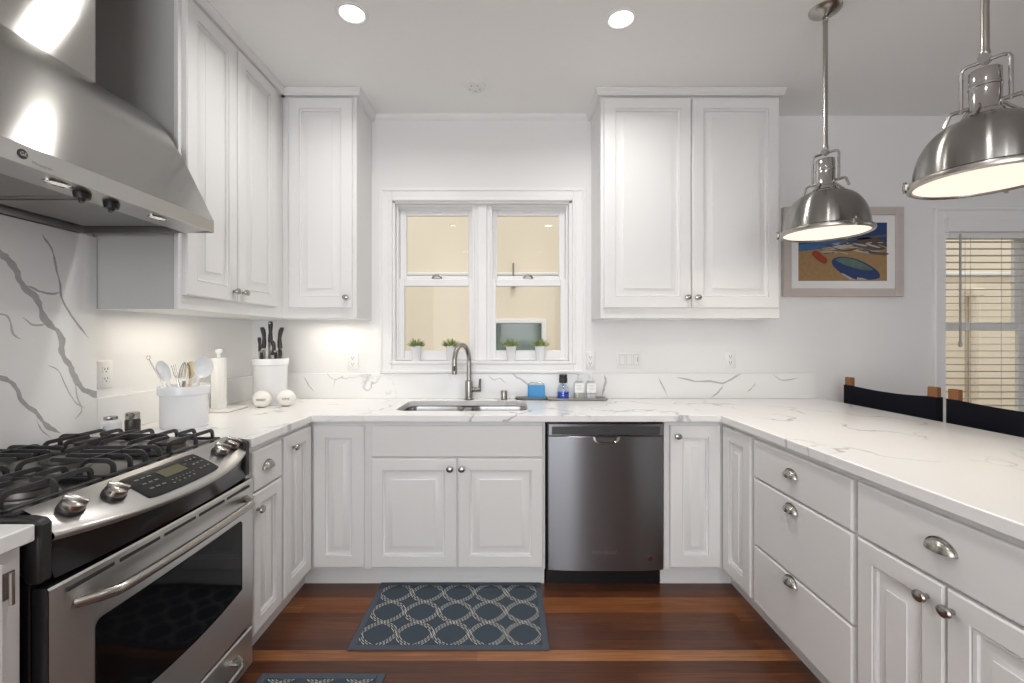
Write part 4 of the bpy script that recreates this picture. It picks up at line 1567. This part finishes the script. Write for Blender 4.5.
# ================================================================== RUGS
def rug(name, x0, x1, y0, y1, label, ox, oy, p):
    rm = rugmat('rug_weave', p, ox, oy)
    c = thing(name, ((x0 + x1) / 2, (y0 + y1) / 2, 0), label, 'rug', 'slate blue trellis rugs')
    b = MB().box((x0 + .03, y0 + .03, .001), (x1 - .03, y1 - .03, .0085), 0, .002)
    build('field', b, rm, c)
    b = MB()
    b.box((x0, y0, 0), (x0 + .031, y1, .008), 0, .003); b.box((x1 - .031, y0, 0), (x1, y1, .008), 0, .003)
    b.box((x0 + .03, y0, 0), (x1 - .03, y0 + .031, .008), 0, .003); b.box((x0 + .03, y1 - .031, 0), (x1 - .03, y1, .008), 0, .003)
    build('border', b, RUBB, c)
    return c


rug('rug', -.675, .175, 1.88, 2.396, 'slate blue rug with cream trellis lying in front of the sink', 0.0, 0.0, .160)
rug('rug', -.955, -.474, .89, 1.747, 'slate blue rug with cream trellis lying in front of the oven', 0.0, 0.0, .150)

# ================================================================== STOOLS BEHIND THE PENINSULA
def stool(loc, label):
    c = thing('counter_stool', loc, label, 'stool', 'black canvas counter stools')
    # local: back plane at x = 0.025 (towards worktop), width along y, seat towards +x
    for s in (-1, 1):
        y = s * .275
        b = MB().box((.012, y - .025, .40), (.038, y + .025, 1.066), 0, .003)
        build('back_post', b, WOOD, c, local=True)
        b = MB().box((.01, y - .022, .845), (.46, y + .022, .867), 0, .004)
        build('armrest', b, WOOD, c, local=True)
        b = MB().box((.42, y - .02, .62), (.445, y + .02, .846), 0, .003)
        build('arm_post', b, WOOD, c, local=True)
        b = MB().box((.0, y - .016, .60), (.47, y + .016, .635), 0, .004)
        build('seat_rail', b, WOOD, c, local=True)
        for (xa, xb) in ((.03, .44), (.44, .03)):
            o_ = s * (.012 if xa < xb else -.012)
            b = MB().tube([(xa, y - s * .04 + o_, 0.0), (xb, y - s * .04 + o_, .62)], .014, 8)
            build('leg', b, WOOD, c, local=True)
    b = MB()
    for x in (.06, .41):
        b.tube([(x, -.25, .18), (x, .25, .18)], .012, 8)
    build('footrest', b, WOOD, c, local=True)
    n = 21
    rows = []
    for (z, off) in ((.86, .0), (.90, .0), (.96, .0), (1.0, .0), (1.018, .0)):
        row = []
        for k in range(n):
            t = k / (n - 1)
            y = -.302 + .604 * t
            q = max(0, 1 - ((y) / .245) ** 2)
            sag = q * .013 * (z - .86) / .158
            row.append((.008 + .018 * q - .002 * math.sin(z * 60) * q, y, z - sag))
        rows.append(row)
    b = MB().grid(rows)
    rows2 = [[(p[0] + .004 + .031 * (1 if abs(p[1]) > .245 else 0), p[1], p[2]) for p in r] for r in rows]
    b.grid(rows2)
    b.grid([rows[0], rows2[0]]); b.grid([rows[-1], rows2[-1]])
    b.grid([[r[0] for r in rows], [r[0] for r in rows2]]); b.grid([[r[-1] for r in rows], [r[-1] for r in rows2]])
    build('back_sling', b, CANV, c, local=True)
    rows = []
    for k in range(13):
        t = k / 12
        y = -.285 + .57 * t
        rows.append([(x, y, .642 - .03 * (1 - (2 * t - 1) ** 2)) for x in (.03, .24, .45)])
    b = MB().grid(rows)
    b.grid([[(p[0], p[1], p[2] - .004) for p in r] for r in rows])
    build('seat_sling', b, CANV, c, local=True, recalc=False)
    return c


st = stool((2.085, 2.503, 0), 'black canvas stool at the peninsula, the one nearer the back wall')
dup(st, (2.085, 1.848, 0), label='black canvas stool at the peninsula, in front of the dining window')

# ================================================================== WORKTOP OBJECTS
def lathe_obj(name, prof, loc, mats, label, cat, n=32, m=0, **kw):
    b = MB().lathe(prof, loc, n, m, **kw)
    return finish(build(name, b, mats), label, cat)


# utensil crock
UX, UY = -1.452, 2.02
crock = lambda R, h: [(R * .96, 0), (R * .985, .004), (R * .985, h - .045), (R * 1.0, h - .042), (R * 1.07, h - .036), (R * 1.08, h - .010), (R * 1.05, h), (R * .97, h), (R * .94, h - .006), (R * .92, .012), (.0001, .010)]
lathe_obj('utensil_crock', crock(.092, .182), (UX, UY, CT), PORC, 'wide white ceramic crock holding cooking utensils beside the range', 'crock', sx=1.0)


def utensil(name, base, tip, label, cat, maker):
    """base is at the crock floor, tip the end of the shaft; maker adds the head"""
    B0, T0 = V(base), V(tip)
    d = (T0 - B0).normalized()
    up = V((0, -1, 0))
    x = d.cross(up).normalized()
    y = d.cross(x)
    M4 = Matrix(((x.x, y.x, d.x, T0.x), (x.y, y.y, d.y, T0.y), (x.z, y.z, d.z, T0.z), (0, 0, 0, 1)))
    c = thing(name, base, label, cat, 'utensils in the white crock')
    maker(c, B0, T0, M4)
    return c


def mk_spoon(mat_, rx, rz, shaft=.006, bowl=.012):
    def f(c, B0, T0, M4):
        b = MB().tube([B0, T0], shaft, 8)
        build('handle', b, mat_, c)
        rows = []
        for i in range(7):
            s = i / 6
            rows.append([(rx * s * math.cos(2 * PI * k / 20), bowl * (1 - s * s), rz * s * math.sin(2 * PI * k / 20) + rz) for k in range(20)])
        b = MB().grid(rows, T=M4, closed=True)
        b.grid([[(p[0], p[1] + .003, p[2]) for p in r] for r in rows], T=M4, closed=True)
        b.grid([rows[-1], [(p[0], p[1] + .003, p[2]) for p in rows[-1]]], T=M4, closed=True)
        build('bowl', b, mat_, c)
    return f


def mk_whisk(c, B0, T0, M4):
    b = MB().tube([B0, T0], .007, 8)
    build('handle', b, NICK, c)
    b = MB()
    for k in range(6):
        a = PI * k / 6
        pts = []
        for i in range(13):
            s = PI * i / 12
            r = .030 * math.sin(s) * (1 if True else 0)
            pts.append((math.cos(a) * .022 * math.cos(s) * 1.0, math.sin(a) * .022 * math.cos(s), .012 + .075 * math.sin(s) ** .8))
        b.tube(pts, .0012, 5, T=M4)
    build('wires', b, NICK, c)


def mk_fork(c, B0, T0, M4):
    b = MB().tube([B0, T0], .0045, 8)
    build('handle', b, NICK, c)
    b = MB()
    for k in (-1, 0, 1):
        b.tube([(0, 0, 0), (k * .008, 0, .02), (k * .009, .003, .065)], .0018, 6, T=M4)
    build('tines', b, NICK, c)


zf = CT + .014
utensil('ladle', (UX - .01, UY + .022, zf), (UX + .058, UY + .016, 1.130), 'white ladle with a round bowl standing in the utensil crock', 'ladle', mk_spoon(PORC, .045, .050, .0075, .022))
utensil('spoon', (UX + .03, UY - .030, zf), (UX - .050, UY - .034, 1.118), 'white oval spoon leaning to the left in the utensil crock', 'spoon', mk_spoon(PORC, .030, .048, .007, .010))
utensil('whisk', (UX - .045, UY + .036, zf), (UX - .028, UY + .036, 1.112), 'wire whisk standing in the middle of the utensil crock', 'whisk', mk_whisk)
utensil('fork', (UX + .03, UY - .005, zf), (UX - .030, UY - .005, 1.125), 'steel serving fork in the utensil crock, beside the white oval spoon', 'fork', mk_fork)
utensil('spatula', (UX - .03, UY + .066, zf), (UX - .022, UY + .069, 1.125), 'cream spatula at the back of the utensil crock', 'spatula', mk_spoon(CREAM, .024, .038, .006, .003))
c = thing('skewer', (UX + .04, UY - .01, zf), 'thin steel rod sticking out furthest left of the utensil crock', 'skewer', 'utensils in the white crock')
build('rod', MB().tube([(UX + .04, UY - .052, zf), (UX - .118, UY - .052, 1.215)], .0028, 8), NICK, c)
build('ring', MB().tube([(UX - .121 + .008 * math.cos(k * PI / 5), UY - .052, 1.222 + .008 * math.sin(k * PI / 5)) for k in range(10)], .0016, 6, closed=True), NICK, c)

# paper towel holder on a stone board
c = thing('paper_towel_holder', (-1.575, 2.46, CT), 'white paper towel holder with a slim fluted roll, between the two crocks', 'paper towel holder')
b = MB().box((-1.645, 2.365, CT), (-1.475, 2.555, CT + .012), 0, .003)
b.box((-1.644, 2.366, CT - .0), (-1.476, 2.554, CT + .004), 1)
build('base', b, [TILEW, EDGEB], c)
b = MB()
ptsr = []
for k in range(64):
    a = 2 * PI * k / 64
    r = .0355 + (.0018 if k % 4 < 2 else 0)
    ptsr.append((-1.580 + r * math.cos(a), 2.46 + r * math.sin(a)))
b.prism(ptsr, CT + .0125, CT + .285)
build('paper_roll', b, PAPER, c)
b = MB().lathe([(.006, .012), (.006, .288), (.011, .290), (.012, .298), (.010, .304), (.017, .312), (.019, .322), (.015, .333), (.0001, .338)], (-1.580, 2.46, CT), 18)
build('finial', b, PORC, c)

# knife crock
KX, KY = -1.425, 2.70
lathe_obj('knife_crock', crock(.094, .272), (KX, KY, CT), PORC, 'tall white ceramic crock full of knives in the corner', 'crock')


def knife(dx, dy, lean, top, curve, hw, label, pale=False):
    """handle end at height top; lean = sideways offset of the handle end"""
    zb = CT + .016
    hl = .125 if top > 1.33 else .085
    base = V((KX + dx, KY + dy, zb))
    end = V((KX + dx + lean, KY + dy, top))
    d = (end - base).normalized()
    T = frame_T(base, V((d.z, 0, -d.x)), d)
    Ltot = (end - base).length
    c = thing('kitchen_knife', base, label, 'knife', 'knives in the tall crock')
    h0 = Ltot - hl
    rows = []
    for i in range(9):
        s = i / 8
        off = curve * math.sin(s * PI) * .010 - curve * (s ** 3) * .012
        w = hw * (.75 + .35 * abs(math.cos(s * PI))) * (.7 if i == 8 else 1)
        rows.append([(off + w * math.cos(2 * PI * k / 12), h0 + hl * s, .010 * math.sin(2 * PI * k / 12)) for k in range(12)])
    b = MB(); b.loops(rows, 0, T, cap0=True)
    hd = build('handle', b, BLKM, c)
    if pale:
        b = MB().lathe([(.0045, 0), (.0045, .002), (.0001, .002)], n=10, T=T @ Matrix.Translation((0, Ltot - .012, .009)))
        build('eyelet', b, PLAS, hd)
    b = MB()
    b.prism([(-.012, h0), (.012, h0), (.014, h0 - .03), (.013, .05), (.0, .0), (-.012, .04)], -.001, .001, T=T)
    build('blade', b, STEELP, c)
    return c


kz = lambda px: (px - 508) * KY / 450 - KX
knife(-.045, .01, -.028, 1.312, 0, .010, 'short straight black-handled knife leaning furthest left in the tall crock')
knife(-.032, -.02, .000, 1.372, .6, .0135, 'curved black-handled knife standing left of the tallest one in the crock')
knife(-.006, .005, .004, 1.408, 0, .0135, 'tallest black-handled knife with a hole in its end, in the middle of the crock', True)
knife(.022, -.025, .008, 1.292, .6, .013, 'short thick black-handled knife standing right in front of the tallest one')
knife(.040, .01, .018, 1.372, -.6, .0135, 'curved black-handled knife leaning furthest right in the tall crock')
for (dx, dy, lb) in ((-.028, -.045, 'small steel-ended knife standing low at the front left of the tall crock'), (.050, -.035, 'small steel-ended knife standing low at the right of the tall crock')):
    c = thing('kitchen_knife', (KX + dx, KY + dy, CT + .016), lb, 'knife', 'knives in the tall crock')
    build('handle', MB().box((KX + dx - .009, KY + dy - .006, CT + .17), (KX + dx + .009, KY + dy + .006, 1.222), 0, .003), BLKM, c)
    build('end_cap', MB().box((KX + dx - .0095, KY + dy - .0065, 1.222), (KX + dx + .0095, KY + dy + .0065, 1.236), 0, .002), NICK, c)
    build('blade', MB().box((KX + dx - .008, KY + dy - .001, CT + .018), (KX + dx + .008, KY + dy + .001, CT + .171)), STEELP, c)


def orb(x, y, text, label):
    c = thing('ornament', (x, y, CT), label, 'ornament', 'white word stones')
    prof = [(.022, 0), (.034, .006), (.047, .022), (.052, .043), (.048, .064), (.035, .081), (.016, .090), (.0001, .092)]
    b = MB().lathe(prof, (x, y, CT + .003), 28, sx=1.0, sy=.75)
    build('stone', b, ORB, c)
    b = MB().lathe([(.0225, 0), (.0235, .003), (.0225, .006)], (x, y, CT), 20)
    build('foot', b, EDGEB, c)
    Tt = frame_T((x + .016, y - .0390, CT + .046), (1, .12, 0))
    b = MB(); lettering(text, .017, Tt, b, 0, .0015)
    build('word', b, INK, c)


orb(-1.40, 2.560, 'SWEET', 'round white word stone in front of the knife crock')
orb(-1.283, 2.605, 'LOVE', 'round white word stone right of the knife crock')

# salt and pepper by the range
c = thing('salt_shaker', (-1.585, 1.795, CT), 'small white ceramic shaker with a steel lid on the worktop behind the range', 'salt shaker')
build('body', MB().loops([rrect(-1.626 + i, -1.570 - i, 1.782 + i, 1.838 - i, .012, 4, CT + z) for (i, z) in ((.002, 0), (0, .004), (0, .055), (.008, .066))], cap0=True), PORC, c)
build('lid', MB().lathe([(.022, .066), (.023, .070), (.022, .078), (.0001, .081)], (-1.598, 1.81, CT), 18), NICK, c)
b = MB(); lettering('S', .03, frame_T((-1.598, 1.7815, CT + .032), (1, 0, 0)), b)
build('letter', b, INK, c)
c = thing('pepper_grinder', (-1.545, 1.87, CT), 'small black pepper jar with a steel cap beside the white shaker', 'pepper jar')
build('jar', MB().lathe([(.022, 0), (.026, .004), (.027, .05), (.024, .060)], (-1.558, 1.868, CT), 20), GRIND, c)
build('cap', MB().lathe([(.024, .060), (.025, .064), (.025, .082), (.022, .086), (.0001, .087)], (-1.558, 1.868, CT), 20), NICK, c)

# plants on the sill
def plant(loc, label):
    c = thing('potted_succulent', loc, label, 'potted plant', 'little potted succulents on the window sill')
    b = MB().lathe([(.023, 0), (.025, .002), (.034, .088), (.036, .090), (.036, .097), (.033, .097), (.032, .086), (.0001, .084)], n=24)
    build('pot', b, PORC, c, local=True)
    build('soil', MB().lathe([(.031, .087), (.02, .091), (.0001, .093)], n=16), SOIL, c, local=True)
    rnd = random.Random(5)
    b = MB()
    for k in range(64):
        a = rnd.uniform(0, 2 * PI)
        t = rnd.uniform(.15, 1)
        r0 = .027 * t
        ln = rnd.uniform(.036, .064)
        el = PI / 2 - t * 1.25
        d = V((math.cos(a) * math.cos(el), math.sin(a) * math.cos(el), math.sin(el)))
        p0 = V((r0 * math.cos(a), r0 * math.sin(a), .089))
        sd = V((-math.sin(a), math.cos(a), 0)) * .0062
        nn = d.cross(sd).normalized() * .0022
        p1 = p0 + d * ln * .55
        p2 = p0 + d * ln + V((0, 0, .004))
        b.add([tuple(p0 - sd * .5), tuple(p0 + sd * .5), tuple(p1 + sd), tuple(p1 + nn), tuple(p1 - sd), tuple(p1 - nn), tuple(p2)],
              [(0, 1, 2, 3), (0, 3, 4), (3, 2, 6), (4, 3, 6), (0, 5, 2), (0, 4, 5), (5, 6, 2), (5, 4, 6)], rnd.choice((0, 0, 1)))
    build('leaves', b, [LEAF, LEAF2], c, local=True, recalc=False)
    return c


zs = W1[2] + .0022
p0 = plant((-.603, 2.955, zs), 'potted succulent on the sill, first from the left')
for i, (px, lb, rz) in enumerate(((-.375, 'potted succulent on the sill, just left of the faucet spout', 1.3), (.020, 'potted succulent on the sill, left one under the right sash', 2.4), (.210, 'potted succulent on the sill, furthest right', 3.9))):
    dup(p0, (px, 2.955, zs), rz, label=lb)

# tray with sponge
def tray(name, x0, x1, y0, y1, label, m0, m1):
    c = thing(name, ((x0 + x1) / 2, (y0 + y1) / 2, CT), label, 'tray')
    b = MB(); b.loops([rrect(x0 + i, x1 - i, y0 + i, y1 - i, .02, 5, CT + z) for (i, z) in ((.008, 0), (.001, .008), (0, .014), (.004, .0155), (.007, .012), (.012, .007))], cap0=True)
    build('rim', b, m0, c)
    b = MB(); b.loops([rrect(x0 + .012, x1 - .012, y0 + .012, y1 - .012, .015, 5, CT + z) for z in (.0072, .0082)])
    build('liner', b, m1, c)


tray('tray', .045, .255, 2.845, 2.925, 'small dark tray under the blue sponge', GREYM, BLKM)
tray('tray', .250, .632, 2.815, 2.925, 'long metal-rimmed tray under the soap bottles', STEELP, GREYM)
b = MB().box((.128, 2.872, CT + .0085), (.236, 2.902, CT + .092), 0, .004)
finish(build('sponge', b, BLUES), 'bright blue sponge standing on the small dark tray', 'sponge')
c = thing('sponge_rack', (.18, 2.91, CT), 'thin wire rack behind the blue sponge', 'rack')
b = MB().tube([(.132, 2.908, CT + .009), (.132, 2.908, CT + .098), (.155, 2.908, CT + .108), (.18, 2.908, CT + .100), (.205, 2.908, CT + .108), (.232, 2.908, CT + .098), (.232, 2.908, CT + .009)], .0022, 6)
build('wire', b, NICK, c)

# blue soap dispenser
SX, SY, SZ = .352, 2.868, CT + .0085
c = thing('soap_dispenser', (SX, SY, SZ), 'clear soap dispenser half full of blue liquid with a black pump', 'soap dispenser')
b = MB().lathe([(.034, 0), (.036, .003), (.036, .040), (.034, .044), (.0001, .044)], (SX, SY, SZ), 20)
build('liquid', b, BLUEL, c)
b = MB().lathe([(.0375, .0), (.0375, .062), (.034, .075), (.022, .088), (.016, .092), (.016, .100)], (SX, SY, SZ), 20)
build('bottle', b, BGL, c)
b = MB().tube([(SX, SY, SZ + .045), (SX, SY, SZ + .10)], .004, 8, m=0)
build('dip_tube', b, mat('pale_blue_plastic', (.10, .35, .7), .4, var=.1), c)
b = MB().lathe([(.018, .098), (.026, .102), (.027, .128), (.024, .133), (.025, .140), (.025, .150), (.021, .154), (.0001, .155)], (SX, SY, SZ), 20)
b.box((SX - .006, SY - .045, SZ + .138), (SX + .006, SY, SZ + .150), 0, .003)
build('pump', b, BLKM, c)


def soap(x, label, liq, lm):
    c = thing('soap_bottle', (x, 2.866, SZ), label, 'soap bottle', 'clear bottles on the long tray')
    b = MB(); b.loops([rrect(x - .033 + i, x + .033 - i, 2.843 + i * .7, 2.889 - i * .7, .012, 4, SZ + z) for (i, z) in ((.002, 0), (0, .004), (0, .098), (.010, .112), (.021, .117))])
    build('bottle', b, BGL, c)
    b = MB(); b.loops([rrect(x - .031, x + .031, 2.845, 2.887, .011, 4, SZ + z) for z in (.002, liq)], cap0=True)
    build('liquid', b, lm, c)
    b = MB().box((x - .0295, 2.8415, SZ + .040), (x + .0295, 2.8425, SZ + .100), 0)
    for k, (hh, ww) in enumerate(((.085, .018), (.076, .012), (.066, .020), (.058, .014))):
        b.box((x - ww, 2.8411, SZ + hh), (x + ww, 2.8416, SZ + hh + .0015), 1)
    build('label_sticker', b, [PLAS, CORD], c)
    b = MB().lathe([(.013, .115), (.013, .128), (.006, .130), (.005, .150), (.012, .152), (.013, .160), (.0001, .162)], (x, 2.866, SZ), 14)
    b.box((x - .005, 2.83, SZ + .153), (x + .005, 2.866, SZ + .161), 0, .002)
    build('pump', b, PLAS, c)


soap(.452, 'clear square bottle with a white label, next to the blue dispenser', .036, LIQ)
soap(.527, 'clear square bottle with a white label, at the right end of the tray', .030, mat('pale_soap', (.66, .66, .64), .2, var=.05))
